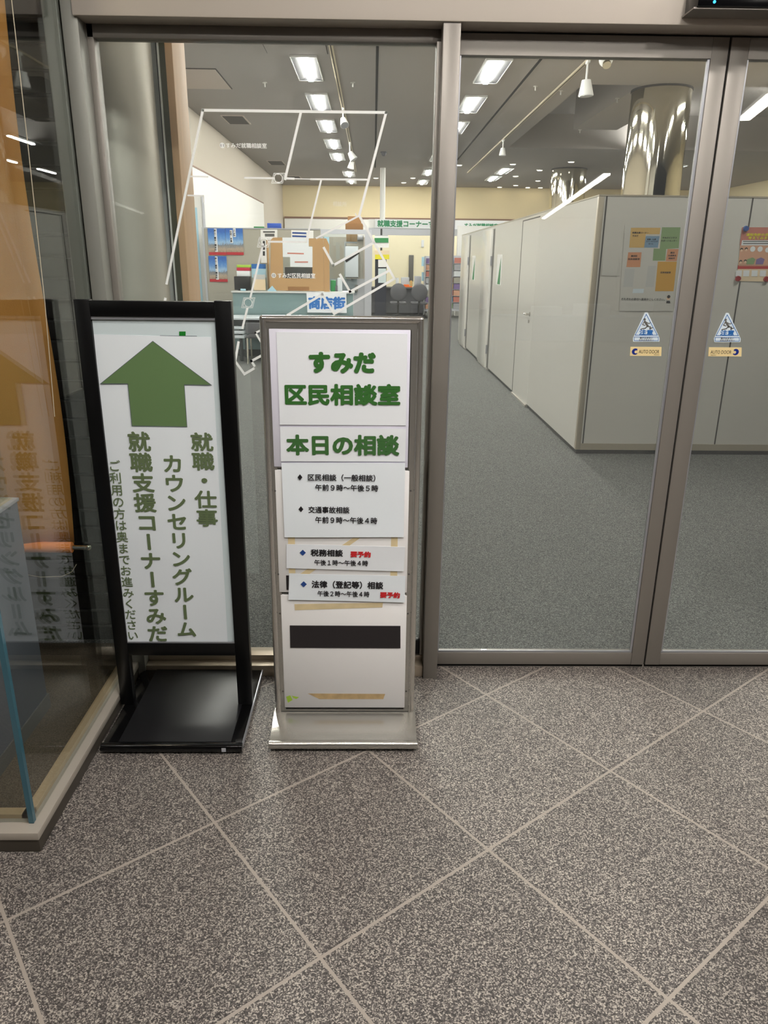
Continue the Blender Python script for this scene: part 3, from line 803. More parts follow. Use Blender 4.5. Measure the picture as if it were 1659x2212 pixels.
# front partition whose end shows beside the steel column
struct('wall_partition_front', MB().box(XL, -0.893, 3.56, 3.72, 0, ZC), 'wall_white')
struct('trim_8', MB().box(-0.904, -0.897, 3.53, 3.56, 0, ZC), 'gap_black')
struct('trim_9', MB().box(-0.897, -0.891, 3.52, 3.72, 0, ZC), 'wall_white')
struct('trim_10', MB().box(-0.891, -0.868, 3.53, 3.72, 0, ZC), 'olive_trim')
struct('trim_11', MB().box(-0.868, -0.836, 3.53, 3.76, 0, ZC, bev=0.003), 'wood')
struct('wall_office_front', MB().box(3.25, 14, 2.86, 3.0, 0, ZC), 'wall_white')
struct('wall_over_doors', MB().box(-1.0, 14, 2.905, 3.0, 2.40, ZC), 'wall_white')
tag(part('round_column', MB().cyl((-1.10, 3.45, 0), (-1.10, 3.45, ZC), 0.192, n=64), 'column_steel'), 'brushed steel round column standing just behind the left window glass', 'column')
# ceiling with a coffer on the right
cx0, cx1, cx2, cy0, cy1, cy2, ZT = 3.49, 4.45, 5.42, 14.0, 18.4, 21.3, 5.3
c = MB()
c.box(XL, cx0, 2.9, YBK, ZC, ZC + 0.08)
c.box(cx0, 14, 2.9, cy0, ZC, ZC + 0.08)
c.box(cx0, 14, cy2, YBK, ZC, ZC + 0.08)
c.box(cx0 - 0.05, cx0, cy0, cy2, ZC + 0.08, ZT).box(cx0, 14, cy0 - 0.05, cy0, ZC + 0.08, ZT).box(cx0, 14, cy2, cy2 + 0.05, ZC + 0.08, ZT)
c.box(cx0 - 0.05, 14, cy0 - 0.05, cy2 + 0.05, ZT, ZT + 0.06)
c.box(cx1, cx2, cy0, cy1, ZC, ZT)          # beam stub over the mirror column
struct('ceiling', c, 'ceiling')
# slots in the ceiling
struct('trim_12', MB().box(0.02, 0.06, 3.2, 26.0, ZC - 0.006, ZC), 'gap_black')
struct('trim_13', MB().box(2.42, 2.46, 3.2, 28.0, ZC - 0.006, ZC), 'gap_black')

# fluorescent fixtures
def fixture():
    t = thing('ceiling_light', (0, 0, 0), 'square white fluorescent ceiling light', 'ceiling light', 'fluorescent lights on the office ceiling')
    w, l = 0.2, 0.76
    part('frame', MB().box(-w, w, -l, -l + 0.02, -0.03, 0).box(-w, w, l - 0.02, l, -0.03, 0).box(-w, -w + 0.012, -l, l, -0.03, 0).box(w - 0.012, w, -l, l, -0.03, 0), 'lamp_white', t)
    r = MB()
    r.face([(-w + 0.012, -l + 0.02, -0.028), (-0.06, -l + 0.2, -0.004), (-0.06, l - 0.2, -0.004), (-w + 0.012, l - 0.02, -0.028)])
    r.face([(w - 0.012, -l + 0.02, -0.028), (w - 0.012, l - 0.02, -0.028), (0.06, l - 0.2, -0.004), (0.06, -l + 0.2, -0.004)])
    r.face([(-w + 0.012, l - 0.02, -0.028), (-0.06, l - 0.2, -0.004), (0.06, l - 0.2, -0.004), (w - 0.012, l - 0.02, -0.028)])
    r.face([(-w + 0.012, -l + 0.02, -0.028), (w - 0.012, -l + 0.02, -0.028), (0.06, -l + 0.2, -0.004), (-0.06, -l + 0.2, -0.004)])
    part('reflector', r, 'reflector', t)
    part('tube', MB().box(-0.04, 0.04, -l + 0.06, l - 0.06, -0.05, -0.02, bev=0.008), 'tube', t)
    return t
f0 = fixture(); first = True
ordn = ['nearest', 'second', 'third', 'fourth', 'fifth', 'sixth', 'seventh', 'eighth']
spots = []
spots.append((4.0, 5.0, 'added fluorescent ceiling light brightening the booth front, unseen above the header'))  # added fixture, only there to brighten the booth front
spots.append((-1.03, 5.55, 'fluorescent ceiling light of the left row nearest the doors, hidden above the header'))
for i, y in enumerate((8.1, 10.65)):      # above the doorway, out of sight behind the header
    spots += [(-1.03, y, 'fluorescent ceiling light of the left row, above and nearer than the header lets see'), (1.83, y, 'fluorescent ceiling light of the right row, above and nearer than the header lets see')]
for i, y in enumerate((13.15, 15.72, 18.28, 20.9, 23.35, 27.7, 30.2)):
    spots.append((-1.04 if y < 26 else -0.85, y, '%s bright ceiling light in the left row seen through the window' % (ordn[i])))
for i, y in enumerate((13.15, 15.72, 18.28, 20.9, 23.35, 27.0, 30.2)):
    spots.append((1.83, y, '%s bright ceiling light in the row above the corridor' % (ordn[i])))
for i, y in enumerate((8.1, 10.65, 13.15, 20.9, 26.3, 28.6)):
    spots.append((6.9 if y < 22 else 4.22, y, ('bright ceiling light far right beyond the white booth, %s' % ordn[i]) if y < 22 else ('%s of the two bright ceiling lights left of the far mirror column' % ('nearer' if y < 27 else 'farther'))))
for i, y in enumerate((14.2, 17.2, 25.0, 28.0)):
    spots.append((9.2, y, 'ceiling light seen past the second mirror column, %s' % ordn[i]))
for x, y, lab in spots:
    if first: f0.location = (x, y, ZC); f0['label'] = lab; first = False
    else: copy_thing(f0, (x, y, ZC), lab)
# small downlights near the back
dl = thing('downlight', (0, 0, 0), 'small round downlight', 'ceiling light', 'small downlights at the back of the office')
part('rim', MB().cyl((0, 0, -0.015), (0, 0, 0), 0.1, n=24), 'lamp_white', dl)
part('lens', MB().cyl((0, 0, -0.02), (0, 0, -0.012), 0.08, n=24), 'down', dl)
pts = [(992, 356), (1108, 354), (1166, 367), (1234, 349), (1114, 380), (1162, 390), (1072, 408), (1158, 409), (892, 384), (872, 394), (812, 384), (1114, 400), (1112, 418)]
for i, q in enumerate(pts):
    p = U(*q, Z=ZC); p.y = min(p.y, YBK - 0.4)
    if i == 0: dl.location = p
    else: copy_thing(dl, p)
for o in [dl] + [o for o in COL.objects if o.name.startswith('downlight') and o is not dl and o.location.y > 5]:
    o['label'] = 'one of the small round downlights on the ceiling before the cream back wall'
# air vents, hatch
def ceil_quad(name, qs, mat, label, cat, t=0.012, group=None):
    P = [U(*q, Z=ZC) for q in qs]
    x0, x1 = min(p.x for p in P), max(p.x for p in P); y0, y1 = min(p.y for p in P), max(p.y for p in P)
    return x0, x1, y0, y1
for q, lab in (((510, 258), 'dark square ceiling vent nearest the left wall hatch'), ((597, 351), 'dark square ceiling vent, middle one along the left wall'), ((636, 383), 'dark square ceiling vent farthest along the left wall')):
    p = U(*q, Z=ZC); v = thing('ceiling_vent', (p.x, p.y, ZC), lab, 'vent', 'vents along the left of the ceiling')
    part('frame', MB().box(p.x - 0.24, p.x + 0.24, p.y - 0.5, p.y + 0.5, ZC - 0.015, ZC), 'ceiling_panel', v)
    part('grille', MB().box(p.x - 0.21, p.x + 0.21, p.y - 0.46, p.y + 0.46, ZC - 0.02, ZC - 0.014), 'vent', v)
p = U(430, 170, Z=ZC)
hp = thing('ceiling_hatch', (p.x, p.y, ZC), 'square access panel on the ceiling above the left wall', 'hatch')
part('frame', MB().box(p.x - 0.42, p.x + 0.42, p.y - 0.72, p.y + 0.72, ZC - 0.01, ZC), 'seam', hp)
part('panel', MB().box(p.x - 0.405, p.x + 0.405, p.y - 0.70, p.y + 0.70, ZC - 0.016, ZC - 0.008), 'ceiling_panel', hp)
p = U(632, 85, Z=ZC)
hp = thing('ceiling_hatch', (p.x, p.y, ZC), 'access panel outline on the ceiling before the nearest light', 'hatch')
part('frame', MB().box(p.x - 0.44, p.x + 0.44, p.y - 0.7, p.y + 0.7, ZC - 0.008, ZC), 'seam', hp)
part('panel', MB().box(p.x - 0.43, p.x + 0.43, p.y - 0.69, p.y + 0.69, ZC - 0.013, ZC - 0.006), 'ceiling', hp)

# lighting tracks with spotlights
def spot(q, lab, grp, big=1.0, tilt=(0.1, -0.3)):
    p = U(*q, Z=ZC - 0.02)
    t = thing('spotlight', (p.x, p.y, ZC - 0.03), lab, 'spotlight', grp)
    part('adapter', MB().box(p.x - 0.02, p.x + 0.02, p.y - 0.07, p.y + 0.07, ZC - 0.075, ZC - 0.034, bev=0.004), 'lamp_white', t)
    part('stem', MB().cyl((p.x, p.y, ZC - 0.06), (p.x, p.y, ZC - 0.24 * big), 0.014), 'lamp_white', t)
    a = Vector((p.x, p.y, ZC - 0.22 * big)); d = Vector((tilt[0], tilt[1], -0.8)).normalized()
    part('head', MB().cyl(a, a + d * 0.16 * big, 0.05 * big, 0.085 * big), 'lamp_white', t)
    part('lens', MB().cyl(a + d * 0.158 * big, a + d * 0.166 * big, 0.075 * big), 'alu', t)
xa = U(726, 155, Z=ZC).x
tk = thing('lighting_track', (xa, 17, ZC), 'cream lighting track beside the left row of ceiling lights', 'lighting track')
part('rail', MB().box(xa - 0.03, xa + 0.03, 7, 27, ZC - 0.03, ZC, bev=0.004), 'track_cream', tk)
part('slot', MB().box(xa - 0.008, xa + 0.008, 7, 27, ZC - 0.033, ZC - 0.028), 'seam', tk)
xb = U(1130, 260, Z=ZC).x
tk = thing('lighting_track', (xb, 17, ZC), 'cream lighting track seen through the sliding door', 'lighting track')
part('rail', MB().box(xb - 0.03, xb + 0.03, 7, 27, ZC - 0.03, ZC, bev=0.004), 'track_cream', tk)
part('slot', MB().box(xb - 0.008, xb + 0.008, 7, 27, ZC - 0.033, ZC - 0.028), 'seam', tk)
G = 'spotlights on the ceiling tracks'
def on_track(py, x):   # photo row of a track point
    lo, hi = 6.0, 40.0
    for _ in range(40):
        m = (lo + hi) / 2; d = Vector((x, m, ZC)) - CAM
        (lo, hi) = (m, hi) if H / 2 - F * d.dot(CU) / d.dot(CF) < py else (lo, m)
    d = Vector((x, lo, ZC)) - CAM
    return (W / 2 + F * d.dot(CR) / d.dot(CF), py)
spot(on_track(232, xa), 'white spotlight on the left track just under the white map line', G, 1.0, (0.2, -0.6))
spot(on_track(306, xa), 'white spotlight on the left track, middle of three', G, 1.2, (0.5, -0.1))
spot(on_track(330, xa), 'white spotlight on the left track farthest from the window', G, 1.1, (-0.2, 0.2))
spot(on_track(128, xb), 'white spotlight hanging on the right track near the door top', G, 1.3, (0.05, 0.0))
spot(on_track(300, xb), 'small white spotlight low on the right track', G, 1.0, (0.0, 0.0))
p = U(1310, 118, Z=ZC)
t = thing('spotlight', (p.x, p.y, ZC), 'round white ceiling spotlight right of the track at the door top', 'spotlight')
part('head', MB().ball((p.x, p.y, ZC - 0.06), 0.1), 'lamp_white', t)
part('lens', MB().cyl((p.x, p.y - 0.05, ZC - 0.12), (p.x, p.y - 0.075, ZC - 0.15), 0.06), 'chrome', t)
for q in ((1212, 195), (1334, 212), (1253, 280), (572, 178), (762, 178), (1157, 186)):
    p = U(*q, Z=ZC)
    tag(part('sprinkler', MB().cyl((p.x, p.y, ZC - 0.01), (p.x, p.y, ZC), 0.04).cyl((p.x, p.y, ZC - 0.07), (p.x, p.y, ZC), 0.012), 'sprinkler'), 'small ceiling sprinkler stub', 'sprinkler', 'sprinklers on the office ceiling')
p = U(829, 328, Z=ZC)
tag(part('security_camera', MB().cyl((p.x, p.y, ZC - 0.03), (p.x, p.y, ZC), 0.09).ball((p.x, p.y, ZC - 0.04), 0.07), 'seat_grey'), 'small dark dome camera on the ceiling above the white post', 'camera')

# mirror columns
for x, y, r, lab in ((4.93, 14.32, 0.5, 'large mirror polished round column behind the white booth'), (6.2, 25.75, 0.55, 'mirror polished round column farther back, left of the large one')):
    m = thing('mirror_column', (x, y, 0), lab, 'column', 'mirror columns')
    part('shaft', MB().cyl((x, y, 0), (x, y, ZC - 0.03), r, n=96), 'chrome', m)
    part('collar', MB().cyl((x, y, ZC - 0.03), (x, y, ZC), r + 0.01, n=64), 'seam', m)
# ------------------------------------------------------------------ WHITE BOOTH
PX, PY, PT = 1.872, 6.65, 2.21
bo = thing('office_booth', (4.5, 11.5, 0), 'large white panelled office booth right of the corridor', 'booth')
part('body', MB().box(PX, 8.5, PY, 16.75, 0.04, PT - 0.012), 'partition', bo)
part('skirting', MB().box(PX + 0.012, 8.48, PY + 0.012, 16.7, 0, 0.04), 'base_dark', bo)
part('top_cap', MB().box(PX - 0.004, 8.504, PY - 0.004, 16.754, PT - 0.012, PT), 'partition_cap', bo)
part('corner_post', MB().box(PX - 0.003, PX + 0.045, PY - 0.003, PY + 0.045, 0.04, PT - 0.012, bev=0.006), 'partition_cap', bo)
part('base_rail', MB().box(PX + 0.045, 8.5, PY - 0.004, PY, 0.04, 0.1), 'partition_cap', bo)
for x in (PX + 0.062, 3.155, 4.3, 5.4):
    part('seam', MB().box(x - 0.006, x + 0.006, PY - 0.002, PY, 0.1, PT - 0.012), 'seam', bo)
dd = part('booth_door', MB().box(PX - 0.0012, PX, 8.96, 9.925, 0.03, 2.155), 'partition_door', bo, label='closed white door with a lever handle')
part('door_gap', MB().box(PX - 0.0014, PX, 9.925, 9.965, 0.03, 2.167).box(PX - 0.0014, PX, 8.94, 9.925, 2.155, 2.167), 'seam', dd)
hz = 1.085; hy = 9.13
part('door_handle', MB().cyl((PX, hy, hz), (PX - 0.05, hy, hz), 0.012).cyl((PX - 0.05, hy - 0.01, hz), (PX - 0.05, hy + 0.13, hz), 0.01).cyl((PX, hy, hz), (PX - 0.006, hy, hz), 0.028).cyl((PX, hy + 0.02, hz - 0.085), (PX - 0.012, hy + 0.02, hz - 0.085), 0.018), 'polished_steel', dd, label='steel lever handle with a keyhole')
part('threshold', MB().box(PX - 0.02, PX + 0.02, 8.96, 9.93, 0.0, 0.028), 'threshold', bo)
for y0, y1, lab in ((12.35, 13.3, 'white door standing slightly open'), (15.35, 16.3, 'farthest white door standing slightly open')):
    part('opening', MB().box(PX - 0.003, PX, y0 - 0.16, y0, 0.02, 2.16), 'sticker_grey', bo)  # flat grey strip, shade of the door gap put into its colour
    d = part('booth_door', MB().box(PX - 0.032, PX - 0.004, y0, y1, 0.03, 2.155, bev=0.002), 'partition_door', bo, label=lab)
    part('door_edge', MB().box(PX - 0.033, PX - 0.003, y0 - 0.003, y0 + 0.02, 0.03, 2.155), 'partition_edge', d, label='white edge of the open door')
    part('hinge', MB().box(PX - 0.03, PX - 0.004, y0 - 0.02, y0, 0.25, 0.39), 'alu', d)
    part('hinge', MB().box(PX - 0.03, PX - 0.004, y0 - 0.02, y0, 1.62, 1.76), 'alu', d)
    part('threshold', MB().box(PX - 0.02, PX + 0.02, y0 - 0.16, y1, 0.0, 0.028), 'threshold', bo)
for yy, lab in ((11.62, 'small white and green notice on the booth wall beside the first open door'), (14.6, 'small white and green notice on the booth wall beside the farthest open door')):
    nt_ = thing('wall_notice', (PX, yy, 1.5), lab, 'notice', 'notices on the booth wall')
    part('sheet', MB().box(PX - 0.004, PX, yy - 0.24, yy + 0.2, 1.35, 1.78), 'board_white', nt_)
    part('print', MB().face([(PX - 0.006, yy - 0.18, 1.36), (PX - 0.006, yy + 0.06, 1.36), (PX - 0.006, yy - 0.16, 1.74)]), 'notice_green', nt_)
# floor map poster on the booth front
YF = PY - 0.003
mp_ = thing('floor_map_poster', U(1405, 640, Y=YF), 'white floor map poster with coloured rooms on the booth front behind the left door', 'poster')
part('sheet', sheet([(1350, 486), (1473, 486), (1453, 672), (1337, 672)], YF), 'map_paper', mp_)
def blk(name, qs, mat, y=YF - 0.0016, par=mp_):
    P = [U(*q, Y=y) for q in qs]; return part(name, MB().face([tuple(p) for p in reversed(P)]), mat, par, smooth=0)
blk('room_block', [(1363, 492), (1427, 492), (1425, 506), (1395, 506), (1392, 535), (1359, 535)], 'map_yellow')
blk('room_block', [(1395, 510), (1425, 510), (1421, 535), (1391, 535)], 'map_blue')
blk('room_block', [(1430, 491), (1470, 491), (1466, 536), (1439, 538), (1437, 563), (1410, 563), (1412, 537), (1425, 537)], 'map_green')
blk('room_block', [(1357, 545), (1386, 545), (1383, 577), (1353, 577)], 'map_orange')
blk('room_block', [(1442, 538), (1466, 538), (1462, 564), (1438, 564)], 'map_orange')
blk('room_block', [(1421, 565), (1462, 565), (1455, 629), (1415, 629)], 'map_amber')
blk('room_block', [(1350, 581), (1371, 581), (1367, 620), (1346, 620)], 'map_grey')
blk('room_block', [(1400, 574), (1417, 574), (1412, 620), (1394, 620)], 'map_grey')
blk('callout', [(1368, 624), (1391, 624), (1390, 633), (1366, 633)], 'sticker_white')
t = MB(); y = YF - 0.003
htext('それぞれの受付へ直接おこしください。', (1342, 646), (1436, 647), 5.5, y, 0.012, t)
htext('就職支援コーナー', (1366, 502.5), (1401, 503), 4, y, 0.02, t); htext('すみだ', (1366, 509.5), (1379, 509.5), 4, y, 0.02, t)
htext('就職・仕事', (1398, 517), (1417, 517), 3.5, y, 0.02, t); htext('カウンセリング', (1396, 521.5), (1421, 521.5), 3.2, y, 0.02, t); htext('ルーム', (1401, 526.5), (1411, 526.5), 3.2, y, 0.02, t)
htext('すみだビジネス', (1431, 513.5), (1462, 513.5), 4, y, 0.02, t); htext('サポートセンター', (1428, 520), (1463, 520), 4, y, 0.02, t)
htext('墨田区', (1363, 553), (1377, 553), 3.6, y, 0.02, t); htext('区民相談室', (1357, 559.5), (1382, 559.5), 4, y, 0.02, t)
htext('墨田', (1448, 546), (1457, 546), 3.6, y, 0.02, t); htext('交通事故', (1443, 552), (1461, 552), 3.6, y, 0.02, t); htext('相談所', (1444, 558), (1458, 558), 3.6, y, 0.02, t)
htext('区民相談室', (1427, 588.5), (1449, 588.5), 4.2, y, 0.02, t)
part('lettering', t, 'ink', mp_, smooth=0)
g = MB(); c = U(1444, 644, Y=y); disc(g, c, 0.016); part('cartoon_face', g, 'skin', mp_, smooth=0)
g = MB(); c = U(1444.5, 641, Y=y - 0.001); disc(g, c, 0.014); P = [U(*q, Y=y) for q in ((1440, 650), (1447, 650), (1448, 655), (1439, 655))]; g.face([tuple(p) for p in reversed(P)])
part('cartoon_hair', g, 'ink', mp_, smooth=0)
# pink poster with magnets
pk = thing('pink_poster', U(1640, 600, Y=YF), 'pink and cream illustrated poster held by magnets on the booth front behind the right door', 'poster')
part('sheet', sheet([(1603, 491), (1690, 491), (1674, 609), (1591, 607)], YF), 'poster_cream', pk)
blk('print_band', [(1603, 491), (1690, 491), (1684, 530), (1598, 530)], 'poster_pink', par=pk)
blk('print_band', [(1599, 530), (1684, 530), (1677, 575), (1595, 575)], 'poster_peach', par=pk)
blk('print_band', [(1594, 573), (1677, 573), (1676, 581), (1593, 581)], 'poster_red', par=pk)
blk('print_panel', [(1603, 519), (1690, 519), (1689, 530), (1601, 530)], 'paper', y=YF - 0.0024, par=pk)
t = MB(); htext('運転免許の自主返納', (1612, 507), (1684, 507), 6.5, YF - 0.003, 0.03, t); htext('考えてみませんか', (1616, 514), (1684, 514), 6.5, YF - 0.003, 0.03, t)
part('lettering', t, 'yellow', pk, smooth=0)
t = MB(); 
for yy in (521.5, 526): stroke(t, [(1606, yy), (1686, yy)], 0.007, YF - 0.003)
part('print_lines', t, 'ink_soft', pk, smooth=0)
g = MB()
for q in ((1602, 539), (1612, 538), (1600, 565), (1610, 564)): disc(g, U(*q, Y=YF - 0.0026), 0.013)
part('drawn_heads', g, 'ink', pk, smooth=0)
g = MB()
for q in ((1602, 541), (1612, 540), (1600, 567), (1610, 566)): disc(g, U(*q, Y=YF - 0.0032), 0.010)
part('drawn_faces', g, 'skin', pk, smooth=0)
g = MB()
for q, r in (((1626, 538), 0.022), ((1642, 538), 0.022), ((1658, 540), 0.02)):
    c = U(*q, Y=YF - 0.003); disc(g, c, r)
for q in ((1596, 590), (1612, 590), (1630, 590), (1648, 590)):
    P = [U(q[0] + a, q[1] + b_, Y=YF - 0.003) for a, b_ in ((-6, -6), (7, -6), (6, 7), (-7, 7))]; g.face([tuple(p) for p in reversed(P)])
part('speech_bubbles', g, 'paper', pk, smooth=0)
blk('drawn_crowd', [(1614, 560), (1626, 556), (1632, 560), (1628, 571), (1612, 571)], 'map_green', y=YF - 0.003, par=pk)
blk('drawn_crowd', [(1634, 560), (1644, 556), (1652, 560), (1648, 571), (1632, 571)], 'poster_purple', y=YF - 0.003, par=pk)
for q, mt, lab in (((1611, 494), 'magnet_blue', 'blue'), ((1594, 602), 'magnet_red', 'red'), ((1655, 603), 'magnet_red', 'red')):
    c = U(*q, Y=YF - 0.004)
    part('magnet', MB().cyl(c, c + Vector((0, -0.016, 0)), 0.024, 0.02, n=24), mt, pk, label='round %s magnet' % lab)
# plain notices on the booth front
for q, lab in (([(1302, 563), (1338, 565), (1336, 596), (1299, 595)], 'small plain white notice on the booth front left of the floor map'),):
    o = part('wall_notice', sheet(q, YF), 'map_paper'); tag(o, lab, 'notice')
# ------------------------------------------------------------------ BACK OF THE OFFICE
# counter with a cardboard shield, about 14 m in
CX0, CX1, CY0, CY1, CZ = -2.50, -0.36, 13.8, 14.35, 1.14
ct = thing('counter', ((CX0 + CX1) / 2, 14.05, 0), 'teal fronted reception counter with a pale top in the left half of the office', 'counter')
part('front_panel', MB().box(CX0, CX1, CY0, CY0 + 0.04, 0.12, CZ - 0.03), 'teal', ct)
part('side_panel', MB().box(CX0, CX0 + 0.04, CY0 + 0.04, CY1, 0.12, CZ - 0.03), 'alu_light', ct)
part('side_panel', MB().box(CX1 - 0.04, CX1, CY0 + 0.04, CY1, 0.12, CZ - 0.03), 'alu_light', ct)
part('kick_plate', MB().box(CX0 + 0.02, CX1 - 0.02, CY0 + 0.05, CY1, 0.0, 0.12), 'base_dark', ct)
part('worktop', MB().box(CX0 - 0.02, CX1 + 0.02, CY0 - 0.04, CY1 + 0.04, CZ - 0.03, CZ, bev=0.006), 'counter_top', ct)
dk = thing('desk', (-1.5, 13.35, 0), 'white topped desk standing against the front of the teal counter', 'desk')
part('desktop', MB().box(-2.6, -0.35, 13.0, 13.72, 0.70, 0.735, bev=0.005), 'desk_white', dk)
part('apron', MB().box(-2.55, -0.4, 13.04, 13.07, 0.60, 0.70), 'black_paint', dk)
for x in (-2.27, -0.45):
    for y in (13.1, 13.66): part('leg', MB().cyl((x, y, 0), (x, y, 0.70), 0.03), 'black_paint', dk)
ch = thing('chair', (-1.95, 12.9, 0), 'chair with bent steel legs under the white desk', 'chair')
part('seat', MB().box(-2.12, -1.78, 12.72, 13.1, 0.42, 0.47, bev=0.02), 'seat_grey', ch)
part('backrest', MB().box(-2.12, -1.78, 12.69, 12.72, 0.5, 0.68, bev=0.012), 'seat_grey', ch)
for sx in (-2.1, -1.8): part('leg', MB().tube([(sx, 12.74, 0.42), (sx, 12.70, 0.0)], 0.014).tube([(sx, 13.08, 0.42), (sx, 13.12, 0.0)], 0.014), 'chrome', ch)
for i in range(3):
    tag(part('tray', MB().box(-2.56, -2.2, 13.02, 13.4, 0.59 - 0.075 * i - 0.05, 0.59 - 0.075 * i, bev=0.006), 'desk_white'), '%s of the white trays stacked under the left end of the desk' % ('topmost', 'middle', 'lowest')[i], 'tray', 'trays under the desk')
# cardboard shield
Yc = 13.82
sb = thing('cardboard_shield', (-1.3, 14.05, CZ), 'large brown cardboard shield with a window cut out standing on the counter', 'cardboard box')
def pz(q, Y=Yc): p = U(*q, Y=Y); return (p.x, p.z)
outer = [pz(q) for q in ((583, 627), (585, 518), (590, 513), (610, 513), (612, 601), (675, 602), (674, 532), (667, 531), (667, 515), (698, 515), (700, 629))]
part('front_panel', MB().prism_xz(outer, Yc, Yc + 0.012), 'carton', sb)
a0, a1 = pz((583, 627)), pz((585, 518))
def quadw(n, x0, y0, x1, y1, z0, z1, mat, par):
    mb = MB(); mb.quad((x0, y0, z0), (x1, y1, z0), (x1, y1, z1), (x0, y0, z1)); return part(n, mb, mat, par, solid=0.01)
quadw('side_flap', a0[0], Yc, a0[0] - 0.09, Yc + 0.45, CZ, a1[1], 'carton', sb)
b0 = pz((700, 629)); b1 = pz((698, 515))
part('side_flap', MB().prism_xz([(b0[0], CZ), (b0[0] + 0.10, CZ), (b0[0] + 0.10, b1[1] - 0.1), (b0[0] + 0.05, b1[1]), (b0[0], b1[1])], Yc + 0.02, Yc + 0.032), 'carton', sb)
part('handle_print', MB().box(pz((622, 625))[0], pz((668, 625))[0], Yc - 0.002, Yc, pz((622, 627))[1], pz((622, 619))[1]), 'carton_dark', sb, label='dark printed strip at the lower edge')
part('clear_window', MB().box(pz((610, 560))[0], pz((676, 560))[0], Yc + 0.014, Yc + 0.018, pz((640, 602))[1], pz((640, 514))[1]), 'acrylic', sb)
pp = part('paper_sheet', sheet([(610, 513), (666, 514), (666, 531), (668, 532), (668, 577), (626, 576), (626, 555), (611, 555)][:1] + [(667, 513), (667, 556), (611, 555)], Yc - 0.002), 'paper', sb)
part('paper_sheet', sheet([(626, 532), (675, 533), (675, 577), (627, 576)], Yc - 0.0005), 'paper', sb)
t = MB()
for q in (((622, 547), (655, 548)), ((638, 566), (664, 566))): stroke(t, q, 0.022, Yc - 0.006)
part('print_lines', t, 'poster_pink', pp, smooth=0)
tag(part('flat_monitor', MB().box(pz((611, 578))[0], pz((676, 578))[0], 14.1, 14.16, CZ, pz((612, 577), 14.1)[1], bev=0.01), 'monitor'), 'dark screen behind the opening of the cardboard shield', 'monitor')
# signs and papers on the counter
sg = thing('paper_sign', (-0.7, 13.75, 0.8), 'white paper sign with blue brushed characters on the counter front', 'sign')
ysg = CY0 - 0.055
part('sheet', sheet([(662, 632), (748, 632), (749, 676), (664, 675)], ysg), 'banner_white', sg)
t = MB(); htext('商店街', (666, 654), (746, 655), 28, ysg - 0.004, 0.045, t); part('lettering', t, 'blue_ink', sg, label='bold blue characters', smooth=0)
q0, q1 = pz((505, 597), 13.95), pz((541, 627), 13.95)
mo = thing('monitor', ((q0[0] + q1[0]) / 2, 13.98, CZ), 'black box shaped screen on the left end of the counter', 'monitor')
part('screen_housing', MB().box(q0[0], q1[0], 13.95, 14.15, CZ + 0.01, q0[1], bev=0.012), 'monitor', mo)
part('stand', MB().box(q0[0] + 0.06, q1[0] - 0.06, 13.98, 14.12, CZ, CZ + 0.012), 'black_paint', mo)
for (x0, y0, x1, y1, mat, lab) in ((511, 585, 540, 597, 'paper', 'white box on top of the black screen'), (511, 578, 540, 585, 'red_ink', 'flat red box between the white and green boxes'), (511, 572, 541, 578, 'lime', 'bright green box topmost of the pile on the screen')):
    a_, b_ = pz((x0, y0), 13.97), pz((x1, y1), 13.97)
    tag(part('small_box', MB().box(a_[0], b_[0], 13.97, 14.13, b_[1], a_[1], bev=0.004), mat), lab, 'box')
for (q, mat, lab, yy) in (([(543, 570), (575, 571), (575, 600), (543, 600)], 'pale_blue', 'pale blue and white leaflet in the holder left of the cardboard', 13.95), ([(547, 593), (574, 593), (574, 627), (547, 627)], 'poster_cream', 'cream leaflet in the holder left of the cardboard', 13.88)):
    p0, p1 = pz(q[0], yy), pz(q[2], yy)
    lf = thing('leaflet_holder', ((p0[0] + p1[0]) / 2, yy, CZ), lab, 'leaflet holder')
    part('leaflet', MB().box(p0[0], p1[0], yy, yy + 0.012, max(p1[1], CZ + 0.005), p0[1]), mat, lf)
    part('heading', MB().box(p0[0], p1[0], yy - 0.002, yy, p0[1] - 0.08, p0[1]), 'sticker_blue' if mat == 'pale_blue' else 'map_grey', lf)
    part('holder', MB().box(p0[0] - 0.01, p1[0] + 0.01, yy + 0.012, yy + 0.05, CZ, p0[1] - 0.04), 'acrylic', lf)
p = U(525, 627, Y=13.82); tag(part('tissue_box', MB().box(p.x - 0.045, p.x + 0.045, 13.8, 13.87, CZ, CZ + 0.035, bev=0.008), 'pale_blue'), 'tiny pale blue case on the counter edge before the black screen', 'case')
for q, w, mat, lab in (((720, 605), 0.09, 'notice_green', 'small green tube on the counter right of the cardboard'), ((734, 600), 0.08, 'desk_white', 'white file box on the counter right of the cardboard'), ((727, 617), 0.06, 'seat_grey', 'dark desk tray on the counter right of the cardboard')):
    x, z = pz(q, 14.1)
    tag(part('desk_item', MB().box(x - w / 2, x + w / 2, 14.0, 14.2, CZ, z, bev=0.008), mat), lab, 'desk item')
tag(part('flyer', sheet([(577, 628), (588, 617), (598, 629), (588, 630)], 13.79), 'pale_blue'), 'crumpled pale flyer at the left foot of the cardboard', 'flyer')
